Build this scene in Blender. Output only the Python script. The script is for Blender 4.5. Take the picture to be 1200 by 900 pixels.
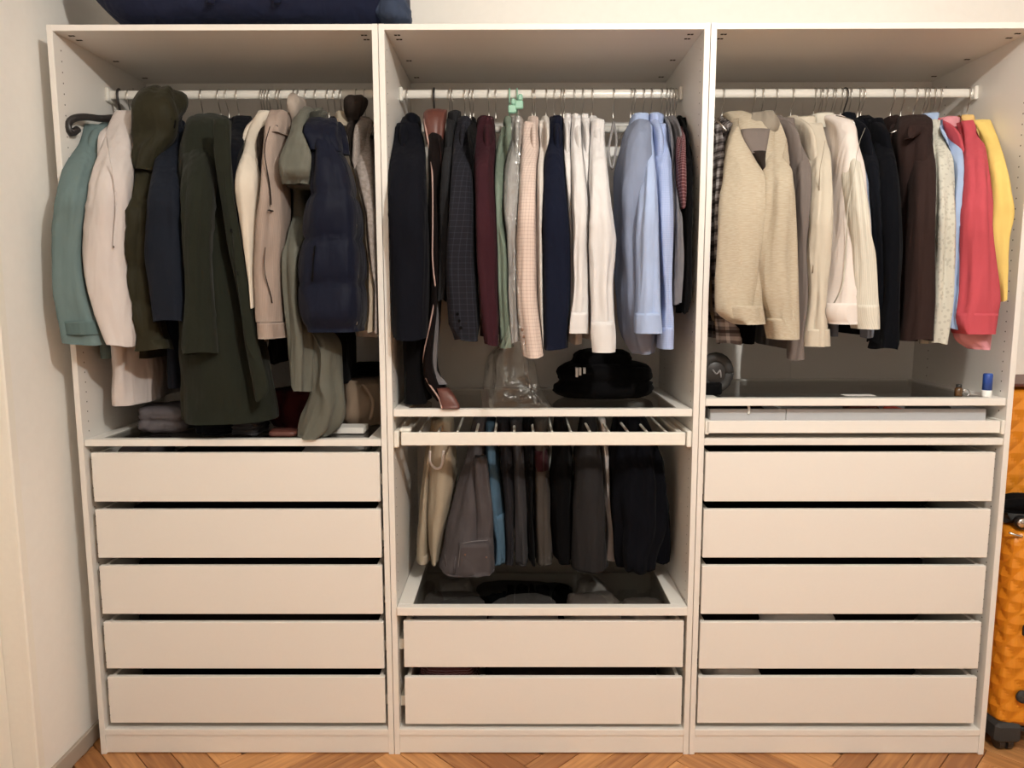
import bpy, bmesh, math, random
import numpy as np
from mathutils import Vector, Matrix
random.seed(7)
scene=bpy.context.scene
for o in list(bpy.data.objects): bpy.data.objects.remove(o,do_unlink=True)
col=scene.collection
# ------------------------------------------------------------------ camera
def cam_axes(yaw,pit,rol):
    f=Vector((math.sin(yaw)*math.cos(pit),math.cos(yaw)*math.cos(pit),-math.sin(pit)))
    r=Vector((math.cos(yaw),-math.sin(yaw),0)); u=r.cross(f)
    return math.cos(rol)*r+math.sin(rol)*u, -math.sin(rol)*r+math.cos(rol)*u, f
cr,cu,cf=cam_axes(-.0032,.1252,-.0014)
cd=bpy.data.cameras.new('camera'); cam=bpy.data.objects.new('camera',cd); col.objects.link(cam)
cd.sensor_width=36; cd.lens=36*867.8/1200; cd.clip_start=.05
cam.matrix_world=Matrix(((cr.x,cu.x,-cf.x,1.408),(cr.y,cu.y,-cf.y,-2.340),(cr.z,cu.z,-cf.z,1.5635),(0,0,0,1)))
scene.camera=cam
# ------------------------------------------------------------------ light
wd=bpy.data.worlds.new('world'); scene.world=wd; wd.use_nodes=True
wd.node_tree.nodes['Background'].inputs[0].default_value=(1,.92,.82,1)
wd.node_tree.nodes['Background'].inputs[1].default_value=.05
LAMP=(2.22,-2.18,2.92)
ld=bpy.data.lights.new('bulb_light','POINT'); ld.energy=186; ld.color=(1,.96,.885); ld.shadow_soft_size=.035
lamp_light=bpy.data.objects.new('bulb_light',ld); col.objects.link(lamp_light); lamp_light.location=LAMP
scene.view_settings.view_transform='Standard'; scene.view_settings.look='None'
scene.view_settings.exposure=-.20; scene.view_settings.gamma=1; scene.view_settings.use_curve_mapping=False
scene.cycles.max_bounces=10; scene.cycles.diffuse_bounces=6; scene.cycles.transparent_max_bounces=16
scene.cycles.caustics_reflective=False; scene.cycles.caustics_refractive=False
# ------------------------------------------------------------------ materials
def lin(c): c/=255; return c/12.92 if c<=.04045 else ((c+.055)/1.055)**2.4
WL=(.86,.79,.69)
def alb(rgb,k=1.0):          # photographed colour under the lamp -> surface colour
    c=[lin(v)/w*.70*k for v,w in zip(rgb,WL)]
    Y=.25*c[0]+.6*c[1]+.15*c[2]; sat=.80 if (c[2]>c[0] or c[1]>c[0]*1.1) else .92; kk=min(1,(Y/.2)**.24)
    return tuple(min(.9,max(.002,(Y+(v-Y)*sat)*kk)) for v in c)
MATS={}
class NT:
    def __init__(s,name):
        s.m=bpy.data.materials.new(name); s.m.use_nodes=True; s.t=s.m.node_tree; s.b=s.t.nodes['Principled BSDF']; MATS[name]=s.m
    def n(s,kind,**kw):
        nd=s.t.nodes.new(kind)
        for k,v in kw.items():
            if k.startswith('i_'):
                key=k[2:]; key=int(key) if key.isdigit() else key.replace('_',' ')
                nd.inputs[key].default_value=v
            else: setattr(nd,k,v)
        return nd
    def l(s,a,b): s.t.links.new(a,b)
    def mix(s,fac,a,b,mode='MIX'):
        nd=s.n('ShaderNodeMix',data_type='RGBA',blend_type=mode)
        for sock,v in ((nd.inputs[0],fac),(nd.inputs[6],a),(nd.inputs[7],b)):
            if hasattr(v,'is_output'): s.l(v,sock)
            else: sock.default_value=v if not isinstance(v,tuple) else (*v[:3],1)
        return nd.outputs[2]
    def math(s,op,a,b=None):
        nd=s.n('ShaderNodeMath',operation=op)
        for i,v in enumerate((a,b)):
            if v is None: continue
            if hasattr(v,'is_output'): s.l(v,nd.inputs[i])
            else: nd.inputs[i].default_value=v
        return nd.outputs[0]
def fabric(name,rgb,rough=.85,wr=.45,weave=900,ws=.25,var=.10,k=1.0,pat=None,sheen=.02,spec=.08):
    t=NT(name); c=alb(rgb,k); b=t.b
    b.inputs['Roughness'].default_value=rough; b.inputs['Specular IOR Level'].default_value=spec
    b.inputs['Sheen Weight'].default_value=sheen; b.inputs['Sheen Roughness'].default_value=.5
    tc=t.n('ShaderNodeTexCoord'); uv=tc.outputs['UV']
    nz=t.n('ShaderNodeTexNoise',i_Scale=9.0,i_Detail=4.0); t.l(tc.outputs['Object'],nz.inputs['Vector'])
    cc=t.mix(nz.outputs['Fac'],tuple(x*(1-var) for x in c),tuple(min(.93,x*(1+var)) for x in c))
    sx=t.n('ShaderNodeSeparateXYZ'); t.l(uv,sx.inputs[0]); U,V=sx.outputs[0],sx.outputs[1]
    hgt=None
    if pat:
        kind=pat[0]
        if kind in('check','plaid'):
            s,c2,wd_=pat[1],alb(pat[2]),pat[3]
            fu=t.math('LESS_THAN',t.math('FRACT',t.math('MULTIPLY',U,1/s)),wd_); fv=t.math('LESS_THAN',t.math('FRACT',t.math('MULTIPLY',V,1/s)),wd_)
            f=t.math('MULTIPLY',t.math('ADD',fu,fv),pat[4]); cc=t.mix(f,cc,c2)
            if kind=='plaid':
                c3=alb(pat[5]); fw=t.math('LESS_THAN',t.math('FRACT',t.math('ADD',t.math('MULTIPLY',V,1/s),.45)),.22); cc=t.mix(t.math('MULTIPLY',fw,.8),cc,c3)
        if kind=='cord':
            r_=t.math('ABSOLUTE',t.math('SINE',t.math('MULTIPLY',U,math.pi/pat[1]))); hgt=r_
            cc=t.mix(t.math('MULTIPLY',t.math('SUBTRACT',1.0,r_),.35),cc,tuple(x*.55 for x in c))
        if kind=='melange':
            n2=t.n('ShaderNodeTexNoise',i_Scale=1.0,i_Detail=3.0); mp=t.n('ShaderNodeMapping'); mp.inputs['Scale'].default_value=(60,pat[1],1); t.l(uv,mp.inputs[0]); t.l(mp.outputs[0],n2.inputs['Vector'])
            cr_=t.n('ShaderNodeValToRGB'); cr_.color_ramp.elements[0].position=.35; cr_.color_ramp.elements[1].position=.65; t.l(n2.outputs['Fac'],cr_.inputs[0])
            cc=t.mix(t.math('MULTIPLY',cr_.outputs[0],pat[3]),cc,alb(pat[2])); hgt=n2.outputs['Fac']
        if kind=='blotch':
            n2=t.n('ShaderNodeTexVoronoi',i_Scale=pat[1]); t.l(tc.outputs['Object'],n2.inputs['Vector'])
            cc=t.mix(t.math('MULTIPLY',t.math('LESS_THAN',n2.outputs['Distance'],.35),pat[3]),cc,alb(pat[2]))
        if kind=='fade':
            n2=t.n('ShaderNodeTexNoise',i_Scale=14.0,i_Detail=6.0); t.l(tc.outputs['Object'],n2.inputs['Vector'])
            cc=t.mix(t.math('MULTIPLY',n2.outputs['Fac'],pat[2]),cc,alb(pat[1]))
    t.l(cc,b.inputs['Base Color'])
    if hgt is None:
        wu=t.math('SINE',t.math('MULTIPLY',U,weave*2)); wv=t.math('SINE',t.math('MULTIPLY',V,weave*2)); hgt=t.math('MULTIPLY',wu,wv)
    mp3=t.n('ShaderNodeMapping'); mp3.inputs['Scale'].default_value=(1,1,.28); t.l(tc.outputs['Object'],mp3.inputs[0])
    n3=t.n('ShaderNodeTexNoise',i_Scale=17.0,i_Detail=2.0,i_Distortion=.25); t.l(mp3.outputs[0],n3.inputs['Vector'])
    bw=t.n('ShaderNodeBump',i_Strength=wr,i_Distance=.03); t.l(n3.outputs['Fac'],bw.inputs['Height'])
    bp=t.n('ShaderNodeBump',i_Strength=.16,i_Distance=.003); t.l(t.math('MULTIPLY',hgt,ws*2),bp.inputs['Height']); t.l(bw.outputs[0],bp.inputs['Normal']); t.l(bp.outputs[0],b.inputs['Normal'])
    return t.m
def plain(name,rgb,rough=.5,metal=0,k=1.0,spec=.5,bump=0,scale=60,var=.03,raw=False):
    t=NT(name); c=rgb if raw else alb(rgb,k); b=t.b; b.inputs['Roughness'].default_value=rough; b.inputs['Metallic'].default_value=metal; b.inputs['Specular IOR Level'].default_value=spec
    tc=t.n('ShaderNodeTexCoord'); nz=t.n('ShaderNodeTexNoise',i_Scale=scale,i_Detail=4.0); t.l(tc.outputs['Object'],nz.inputs['Vector'])
    t.l(t.mix(nz.outputs['Fac'],tuple(x*(1-var) for x in c),tuple(min(.93,x*(1+var)) for x in c)),b.inputs['Base Color'])
    if bump:
        bp=t.n('ShaderNodeBump',i_Strength=bump,i_Distance=.003); t.l(nz.outputs['Fac'],bp.inputs['Height']); t.l(bp.outputs[0],b.inputs['Normal'])
    return t.m
def thin_glass(name,tint,lo,hi,rough=.03,bump=0,ior=1.5):
    t=NT(name); t.t.nodes.remove(t.b); out=[n for n in t.t.nodes if n.type=='OUTPUT_MATERIAL'][0]
    tr=t.n('ShaderNodeBsdfTransparent'); tr.inputs[0].default_value=(*tint,1); gl=t.n('ShaderNodeBsdfGlossy'); gl.inputs['Roughness'].default_value=rough; gl.inputs['Color'].default_value=(1,1,1,1)
    fr=t.n('ShaderNodeFresnel',i_IOR=ior); mr=t.n('ShaderNodeMapRange'); mr.inputs[3].default_value=lo; mr.inputs[4].default_value=hi; t.l(fr.outputs[0],mr.inputs[0])
    mx=t.n('ShaderNodeMixShader'); gm_=t.n('ShaderNodeNewGeometry'); t.l(t.math('MULTIPLY',mr.outputs[0],t.math('SUBTRACT',1.0,gm_.outputs['Backfacing'])),mx.inputs[0]); t.l(tr.outputs[0],mx.inputs[1]); t.l(gl.outputs[0],mx.inputs[2]); t.l(mx.outputs[0],out.inputs[0])
    if bump:
        tc=t.n('ShaderNodeTexCoord'); nz=t.n('ShaderNodeTexNoise',i_Scale=28.0,i_Detail=4.0); t.l(tc.outputs['Object'],nz.inputs['Vector']); bp=t.n('ShaderNodeBump',i_Strength=bump,i_Distance=.02); t.l(nz.outputs['Fac'],bp.inputs['Height']); t.l(bp.outputs[0],gl.inputs['Normal']); t.l(bp.outputs[0],fr.inputs['Normal'])
    return t.m
def wood(name,random_tone=True):
    t=NT(name); b=t.b; b.inputs['Roughness'].default_value=.42
    tc=t.n('ShaderNodeTexCoord'); mp=t.n('ShaderNodeMapping'); mp.inputs['Scale'].default_value=(3,38,38); t.l(tc.outputs['Object'],mp.inputs[0])
    nz=t.n('ShaderNodeTexNoise',i_Scale=1.6,i_Detail=6.0,i_Distortion=.6); t.l(mp.outputs[0],nz.inputs['Vector'])
    oi=t.n('ShaderNodeObjectInfo'); v=t.math('ADD',nz.outputs['Fac'],t.math('MULTIPLY',t.math('SUBTRACT',oi.outputs['Random'],.5),.55 if random_tone else 0))
    r=t.n('ShaderNodeValToRGB'); e=r.color_ramp.elements; e[0].position=.2; e[0].color=(.27,.105,.034,1); e[1].position=.85; e[1].color=(.62,.31,.115,1); t.l(v,r.inputs[0]); t.l(r.outputs[0],b.inputs['Base Color'])
    bp=t.n('ShaderNodeBump',i_Strength=.15,i_Distance=.002); t.l(nz.outputs['Fac'],bp.inputs['Height']); t.l(bp.outputs[0],b.inputs['Normal'])
plain('wall_paint',(.86,.84,.80),.9,raw=True,bump=.12,scale=35,spec=.2)
plain('far_wall_paint',(.50,.475,.44),.9,raw=True,spec=.1)  # unseen walls, toned down so they bounce less light
plain('ceiling_paint',(.85,.84,.81),.95,raw=True,spec=.1)
plain('melamine',(.79,.765,.725),.38,raw=True,bump=.02,scale=140,var=.012)
plain('edge_band',(.81,.79,.75),.35,raw=True,var=.01)
plain('rail_white',(.82,.80,.74),.3,raw=True)
plain('drawer_inside',(.70,.68,.64),.5,raw=True)
plain('felt_grey',(205,198,190),.9,spec=.1)
plain('gloss_trim',(.84,.81,.74),.3,raw=True)
plain('skirting',(.40,.34,.28),.5,raw=True)
plain('hole_dark',(.07,.06,.05),.9,raw=True,spec=0)
wood('parquet'); wood('parquet_far',False)
thin_glass('shelf_glass',(.74,.74,.73),.03,.7)
thin_glass('plastic',(.94,.945,.94),.04,.9,.10,1.0)
fabric('teal',(112,133,126),.75); fabric('teal_dark',(98,120,113),.75)
fabric('offwhite',(224,207,192),.85); fabric('beige_pink',(178,158,138)); fabric('beige',(186,166,138)); fabric('cream',(222,208,190)); fabric('cream_fleece',(226,207,180),ws=.1)
fabric('olive_puff',(62,56,36),.55,sheen=.05); fabric('navy_soft',(36,42,54),.7); fabric('olive_wool',(50,52,38),.95,sheen=.06); fabric('black_navy',(24,27,36)); fabric('black_navy2',(18,20,28))
fabric('black_cloth',(20,18,20)); fabric('brown_dark',(62,50,42)); fabric('corduroy',(176,151,131),pat=('cord',.006)); fabric('grey_olive',(112,108,92),.55,sheen=.05)
fabric('navy_puff',(28,33,54),.5,sheen=.05); fabric('tweed',(150,134,120),pat=('melange',90,(190,172,156),.6)); fabric('metal_thread',(150,140,130))
fabric('navy_suit',(25,26,36)); fabric('black_brown',(34,24,22)); fabric('grey_mid',(120,112,108)); fabric('grey_dark',(52,50,50)); fabric('charcoal_check',(44,42,48),pat=('check',.018,(64,62,70),.14,.45))
fabric('burgundy',(76,36,42)); fabric('sage',(128,142,118)); fabric('grey_shirt',(164,156,146)); fabric('peach_check',(226,198,176),pat=('check',.011,(190,158,140),.2,.45)); fabric('navy_blazer',(28,34,56))
fabric('white_shirt',(230,219,206),.8); fabric('slate_blue',(134,142,162),.8); fabric('light_blue',(170,186,216),.8); fabric('light_blue2',(160,176,214),.8,pat=('check',.006,(190,200,226),.4,.3)); fabric('grey_satin',(124,118,118),.35); fabric('red_check',(106,42,42),pat=('check',.010,(190,150,146),.18,.6))
fabric('plaid',(112,98,90),pat=('plaid',.045,(206,192,180),.3,.4,(60,50,48))); fabric('oatmeal',(200,181,151),wr=.25,pat=('melange',330,(176,152,118),.55)); fabric('oatmeal_dark',(158,142,120)); fabric('taupe',(132,116,104),pat=('cord',.004)); fabric('sand',(212,194,166)); fabric('sand_dark',(170,150,124))
fabric('pink_beige',(238,218,198),pat=('melange',200,(230,214,198),.5)); fabric('cream_cord',(226,212,186),pat=('cord',.007)); fabric('denim_light',(128,138,154),pat=('fade',(170,178,190),.6)); fabric('chocolate',(66,46,40)); fabric('olive_print',(214,204,180),pat=('blotch',75,(176,166,144),.5)); fabric('sky_blue',(166,186,214)); fabric('coral',(206,78,84)); fabric('coral_pink',(232,150,150)); fabric('yellow',(246,206,104)); fabric('yellow_pale',(232,188,110))
fabric('beige_cord',(184,164,134),pat=('cord',.005),k=.95); fabric('charcoal_jean',(74,66,64),pat=('fade',(112,102,98),.5),k=1.2); fabric('denim_blue',(58,92,112),pat=('fade',(98,130,146),.7),k=1.15); fabric('jean_dark',(48,44,46),k=1.2); fabric('jean_grey',(62,58,58),pat=('fade',(88,82,80),.5),k=1.2); fabric('jean_brown',(72,64,56),pat=('fade',(100,88,76),.5),k=1.2); fabric('charcoal_flat',(52,48,46),k=1.1); fabric('navy_black',(18,19,28))
fabric('duffel_navy',(38,44,70),.6,k=1.2); fabric('duffel_grey',(66,78,100),.7); fabric('dark_red',(92,30,30),.8); fabric('bag_brown',(150,124,98),.8); fabric('knit_grey',(110,100,98)); fabric('grey_fold',(120,112,106),k=1.3); fabric('taupe_fold',(150,134,122),k=1.3)
plain('leather',(116,62,48),.45,bump=.3,scale=90,var=.15); plain('leather_pale',(190,150,132),.5); plain('button_brown',(140,96,70),.35); plain('button_white',(236,230,220),.3)
plain('metal',(.75,.75,.74),.25,1,raw=True); plain('wire_steel',(.55,.53,.5),.3,1,raw=True); plain('plastic_black',(.022,.020,.020),.4,raw=True); plain('plastic_grey',(.28,.27,.27),.5,raw=True); plain('plastic_mint',(.30,.55,.42),.4,raw=True); plain('hanger_wood',(.52,.28,.13),.45,raw=True)
plain('case_orange',(.66,.235,.014),.32,raw=True,var=.06,scale=14); plain('rubber',(.03,.03,.03),.7,raw=True); plain('glue_blue',(.02,.07,.33),.35,raw=True); plain('cap_white',(.85,.85,.83),.35,raw=True); plain('bottle_brown',(.10,.05,.02),.2,raw=True); plain('paper',(.78,.76,.72),.8,raw=True); plain('case_red',(.50,.06,.04),.4,raw=True); plain('lens_glass',(.04,.04,.05),.08,raw=True)
# ------------------------------------------------------------------ builders
def obj(name,verts,faces,mat,parent=None,smooth=False,uvs=None):
    me=bpy.data.meshes.new(name); me.from_pydata([tuple(v) for v in verts],[],[tuple(f) for f in faces]); me.update()
    if mat: me.materials.append(MATS[mat])
    if smooth: me.polygons.foreach_set('use_smooth',[True]*len(me.polygons))
    if uvs is not None:
        ul=me.uv_layers.new(name='UVMap'); idx=np.empty(len(me.loops),dtype=np.int32); me.loops.foreach_get('vertex_index',idx); ul.data.foreach_set('uv',np.asarray(uvs,dtype=np.float32)[idx].ravel())
    o=bpy.data.objects.new(name,me); col.objects.link(o)
    if parent: o.parent=parent
    return o
def thing(name,label,cat,loc=(0,0,0),group=None):
    o=bpy.data.objects.new(name,None); col.objects.link(o); o.location=loc; o.empty_display_size=.05; o['label']=label; o['category']=cat
    if group: o['group']=group
    return o
def tag(o,label,cat,group=None):
    o['label']=label; o['category']=cat
    if group: o['group']=group
    return o
def off(parent):
    v=Vector((0,0,0)); p=parent
    while p is not None: v+=p.location; p=p.parent
    return v
def box_vf(boxes,bev=0):
    V=[];F=[]
    for (x0,x1,y0,y1,z0,z1) in boxes:
        n=len(V)
        if bev<=0:
            V+=[(x0,y0,z0),(x1,y0,z0),(x1,y1,z0),(x0,y1,z0),(x0,y0,z1),(x1,y0,z1),(x1,y1,z1),(x0,y1,z1)]
            F+=[tuple(n+i for i in f) for f in ((3,2,1,0),(4,5,6,7),(0,1,5,4),(1,2,6,5),(2,3,7,6),(3,0,4,7))]
        else:
            bm=bmesh.new(); bmesh.ops.create_cube(bm,size=1)
            for v in bm.verts: v.co=Vector(((x0+x1)/2+v.co.x*(x1-x0),(y0+y1)/2+v.co.y*(y1-y0),(z0+z1)/2+v.co.z*(z1-z0)))
            bmesh.ops.bevel(bm,geom=bm.edges[:],offset=bev,segments=1,affect='EDGES'); bm.verts.index_update()
            V+=[tuple(v.co) for v in bm.verts]; F+=[tuple(n+v.index for v in f.verts) for f in bm.faces]; bm.free()
    return V,F
def box(name,b,mat,parent=None,bev=0):
    V,F=box_vf(b if isinstance(b,list) else [b],bev); o_=off(parent)
    return obj(name,[(v[0]-o_.x,v[1]-o_.y,v[2]-o_.z) for v in V],F,mat,parent)
def struct(o): o['kind']='structure'; return o
def catmull(P,m):
    P=np.asarray(P,float); d=np.linalg.norm(np.diff(P[:,:3],axis=0),axis=1)+1e-6; s=np.concatenate([[0],np.cumsum(d)]); q=np.linspace(0,s[-1],m)
    T=np.zeros_like(P)
    for i in range(len(P)):
        a,b=max(0,i-1),min(len(P)-1,i+1); T[i]=(P[b]-P[a])/(s[b]-s[a])
    k=np.clip(np.searchsorted(s,q,side='right')-1,0,len(P)-2); h=(s[k+1]-s[k]); t=((q-s[k])/h)[:,None]; h=h[:,None]
    return (2*t**3-3*t**2+1)*P[k]+(t**3-2*t**2+t)*h*T[k]+(-2*t**3+3*t**2)*P[k+1]+(t**3-t**2)*h*T[k+1], q
rng=np.random.default_rng(11)
def loft(name,rows,mat,parent=None,f=.004,k=4,e=2.3,q=0,op=0,sl=0,n=40,lin=0,axis='z',cap='fan',thin=0,m=None,cuff=None,pert=None):
    R=np.asarray(rows,float)
    if lin:
        S=R; s=np.concatenate([[0],np.cumsum(np.linalg.norm(np.diff(R[:,:3],axis=0),axis=1)+.002)])
    else:
        L_=np.linalg.norm(np.diff(R[:,:3],axis=0),axis=1).sum(); m=m or int(min(60,max(8,L_/.016))); S,s=catmull(R,m); S[:,3:]=np.maximum(S[:,3:],.002)
    th=np.linspace(0,2*np.pi,n,endpoint=False); c,si=np.cos(th),np.sin(th)
    ph=rng.uniform(0,6.28,8)
    V=[];UV=[]
    L=s[-1] if s[-1]>0 else 1
    for i,(row,sv) in enumerate(zip(S,s)):
        a,b=row[3],row[4]; t=sv/L
        rr=np.sign(c)*np.abs(c)**(2/e); ss=np.sign(si)*np.abs(si)**(2/e)
        ramp=min(1,.35+1.2*t) if sl or op else 1
        fold=lambda ang: 2*np.sqrt(np.sin(ang/2)**2+.015)-1
        d=f*ramp*(.75*fold(k*th+ph[0]+1.6*sv/.3)+.4*np.sin((k+2)*th+ph[1]-1.3*sv/.25)+.18*np.sin((3*k+2)*th+ph[2]+4*sv/.3))
        if sl: # slanting creases of a hanging sleeve, at the elbow and above the cuff
            w=np.exp(-((t-.5)/.12)**2)+.8*np.exp(-((t-.86)/.07)**2)
            d=d+f*.55*w*(np.clip(np.sin(sv*95+2.2*np.sin(th+ph[3])+ph[4]),0,1)**2)*(.5+.5*np.sin(th*2+ph[5]))
        else:
            d=d+f*.2*np.sin(sv*38+2*np.sin(th*2+ph[3])+ph[4])
        if q:
            sn=np.abs(np.sin(np.pi*(sv+.02)/q))
            d=d+.011*(sn**.3-1)*min(1,b/.05)+.0016*np.sin(th*19+ph[5]+sv*20)*(1-sn)**2
        d=d*1.7
        d=np.clip(d,-.45*min(a,b),.6*min(a,b)+.004)
        A=a*rr+d*c; Bv=b*ss+d*si
        if axis=='z': pts=np.stack([row[0]+A,row[1]+Bv,np.full(n,row[2])],1)
        elif axis=='x': pts=np.stack([np.full(n,row[0]),row[1]+A,row[2]+Bv],1)
        else: pts=np.stack([row[0]+A,np.full(n,row[1]),row[2]+Bv],1)
        if sl and cuff is None and i==len(S)-1: pts[:,2]+=.004*np.sin(2*th+ph[6])
        V.append(pts); per=2*math.pi*math.sqrt((a*a+b*b)/2); UV.append(np.stack([th/6.2832*max(per,.12),np.full(n,sv)],1))
    M=len(V); V=np.concatenate(V); UV=np.concatenate(UV)
    F=[(i*n+j,i*n+(j+1)%n,(i+1)*n+(j+1)%n,(i+1)*n+j) for i in range(M-1) for j in range(n)]
    if axis=='z' and R[0][2]>R[-1][2]: F=[f_[::-1] for f_ in F]
    V=list(map(tuple,V)); UV=list(map(tuple,UV))
    def close(ring,inward):
        cx=tuple(np.mean([V[r_] for r_ in ring],axis=0)); base=ring
        if inward:   # a dark opening: the cloth turns in before it closes
            up=np.array(inward); nr=[]
            for r_ in ring:
                p=np.array(V[r_]); V.append(tuple(cx+(p-np.array(cx))*.86+up)); UV.append(UV[r_]); nr.append(len(V)-1)
            for j in range(n): F.append((ring[j],ring[(j+1)%n],nr[(j+1)%n],nr[j]))
            base=nr; cx=tuple(np.array(cx)+up)
        V.append(cx); UV.append((0,0)); ci=len(V)-1
        for j in range(n): F.append((base[j],base[(j+1)%n],ci))
    if op!=2 and not thin:
        close(list(range(n)),None)
        close([(M-1)*n+j for j in range(n)],(0,0,.03) if (sl or op==1) and axis=='z' else None)
    o_=off(parent); 
    if o_.length>0: V=[(v[0]-o_.x,v[1]-o_.y,v[2]-o_.z) for v in V]
    o=obj(name,V,F,mat,parent,True,UV)
    return o
def tube(name,pts,r,mat,parent=None,sub=4,n=6,closed_ends=True):
    P=np.asarray(pts,float)
    if len(P)>2 and sub>1: P=catmull(P,(len(P)-1)*sub+1)[0]
    V=[];F=[]; up=np.array((.31,.17,.94))
    rad=np.full(len(P),r) if np.isscalar(r) else np.interp(np.linspace(0,1,len(P)),np.linspace(0,1,len(r)),r)
    for i in range(len(P)):
        d=P[min(i+1,len(P)-1)]-P[max(i-1,0)]; d=d/(np.linalg.norm(d)+1e-9); a=np.cross(d,up); a/=np.linalg.norm(a)+1e-9; b=np.cross(d,a)
        for j in range(n):
            t=2*math.pi*j/n; V.append(P[i]+rad[i]*(math.cos(t)*a+math.sin(t)*b))
    for i in range(len(P)-1):
        for j in range(n): F.append((i*n+j,i*n+(j+1)%n,(i+1)*n+(j+1)%n,(i+1)*n+j))
    F.append(tuple(range(n))[::-1]); F.append(tuple((len(P)-1)*n+j for j in range(n)))
    o_=off(parent); return obj(name,[(v[0]-o_.x,v[1]-o_.y,v[2]-o_.z) for v in V],F,mat,parent,True)
def disc(name,c,r,h,mat,parent=None,n=12,axis='y'):   # a small button / disc
    V=[];F=[]
    prof=[(0.0,-h),(r*.75,-h),(r,-h*.4),(r,h),(0,h)]
    for (rr,hh) in prof:
        for j in range(n):
            t=2*math.pi*j/n; p=(rr*math.cos(t),hh,rr*math.sin(t)) if axis=='y' else (rr*math.cos(t),rr*math.sin(t),hh)
            V.append((c[0]+p[0],c[1]+p[1],c[2]+p[2]))
    for i in range(len(prof)-1):
        for j in range(n): F.append((i*n+j,i*n+(j+1)%n,(i+1)*n+(j+1)%n,(i+1)*n+j))
    o_=off(parent); return obj(name,[(v[0]-o_.x,v[1]-o_.y,v[2]-o_.z) for v in V],F,mat,parent,True)
def lathe(name,c,prof,mat,parent=None,n=20,smooth=True):
    V=[];F=[]
    for (r,z) in prof:
        for j in range(n):
            t=2*math.pi*j/n; V.append((c[0]+r*math.cos(t),c[1]+r*math.sin(t),c[2]+z))
    for i in range(len(prof)-1):
        for j in range(n): F.append((i*n+j,i*n+(j+1)%n,(i+1)*n+(j+1)%n,(i+1)*n+j))
    F.append(tuple(range(n))[::-1]); F.append(tuple((len(prof)-1)*n+j for j in range(n)))
    o_=off(parent); return obj(name,[(v[0]-o_.x,v[1]-o_.y,v[2]-o_.z) for v in V],F,mat,parent,smooth)
def cloth_pile(name,b,mat,parent=None,layers=3,wob=.006,e=5):
    # a folded, slightly slumped stack: rounded slab whose rim shows the fold layers
    x0,x1,y0,y1,z0,z1=b; rows=[]; h=z1-z0; N=max(10,layers*8); cx,cy=(x0+x1)/2,(y0+y1)/2; a,bb=(x1-x0)/2,(y1-y0)/2
    for i in range(N+1):
        t=i/N; lay=abs(math.sin(math.pi*t*layers))**.5; edge=min(1,(1-abs(2*t-1)**6)); s=(.90+.10*lay)*(.86+.14*edge)
        rows.append((cx+random.uniform(-1,1)*wob*.4,cy,z0+h*t,a*s,bb*s))
    return loft(name,rows[::-1],mat,parent,f=wob,k=3,e=e,n=36,lin=1)
# ------------------------------------------------------------------ room
RX0,RX1,RY0,RY1,RH=-.07,4.75,-4.3,.605,3.25
struct(box('wall_back',(RX0-.1,RX1+.1,RY1,RY1+.1,-.02,RH),'wall_paint'))
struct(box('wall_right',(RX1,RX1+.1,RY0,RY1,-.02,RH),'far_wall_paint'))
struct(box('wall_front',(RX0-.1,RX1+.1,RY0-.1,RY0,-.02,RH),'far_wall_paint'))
struct(box('ceiling',(RX0-.1,RX1+.1,RY0-.1,RY1+.1,RH,RH+.1),'ceiling_paint'))
DY1,DY0=-.247,-1.14      # door opening in the left wall
struct(box('wall_left',[(RX0-.1,RX0,DY1+.015,RY1,-.02,RH),(RX0-.1,RX0,RY0,DY0-.015,-.02,RH),(RX0-.1,RX0,DY0-.015,DY1+.015,2.135,RH)],'wall_paint'))
dr=box('door_1',(RX0-.092,RX0-.052,DY0+.001,DY1-.001,.004,2.119),'gloss_trim',None,.001); struct(dr)
box('door_panel',[(RX0-.0518,RX0-.046,DY0+.12,DY1-.12,.2,.95),(RX0-.0518,RX0-.046,DY0+.12,DY1-.12,1.1,2.0)],'gloss_trim',dr,.003)
ca=box('trim_1',[(RX0-.099,RX0+.006,DY1+.0005,DY1+.014,0,2.134),(RX0-.099,RX0+.006,DY0-.014,DY0-.0005,0,2.134),(RX0-.099,RX0+.006,DY0,DY1,2.1205,2.134)],'gloss_trim',None,.001); struct(ca)
box('outer_bead',[(RX0,RX0+.024,DY1-.0005,DY1+.034,0,2.155),(RX0,RX0+.024,DY0-.034,DY0+.0005,0,2.155),(RX0,RX0+.024,DY0,DY1,2.12,2.155)],'gloss_trim',ca,.004)
struct(box('baseboard_left',[(RX0,RX0+.014,DY1+.036,RY1-.001,0,.06),(RX0,RX0+.014,RY0,DY0-.036,0,.06)],'skirting',None,.003))
struct(box('baseboard_back',(RX0+.02,RX1,RY1-.012,RY1-.0005,0,.06),'skirting',None,.003))
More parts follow.
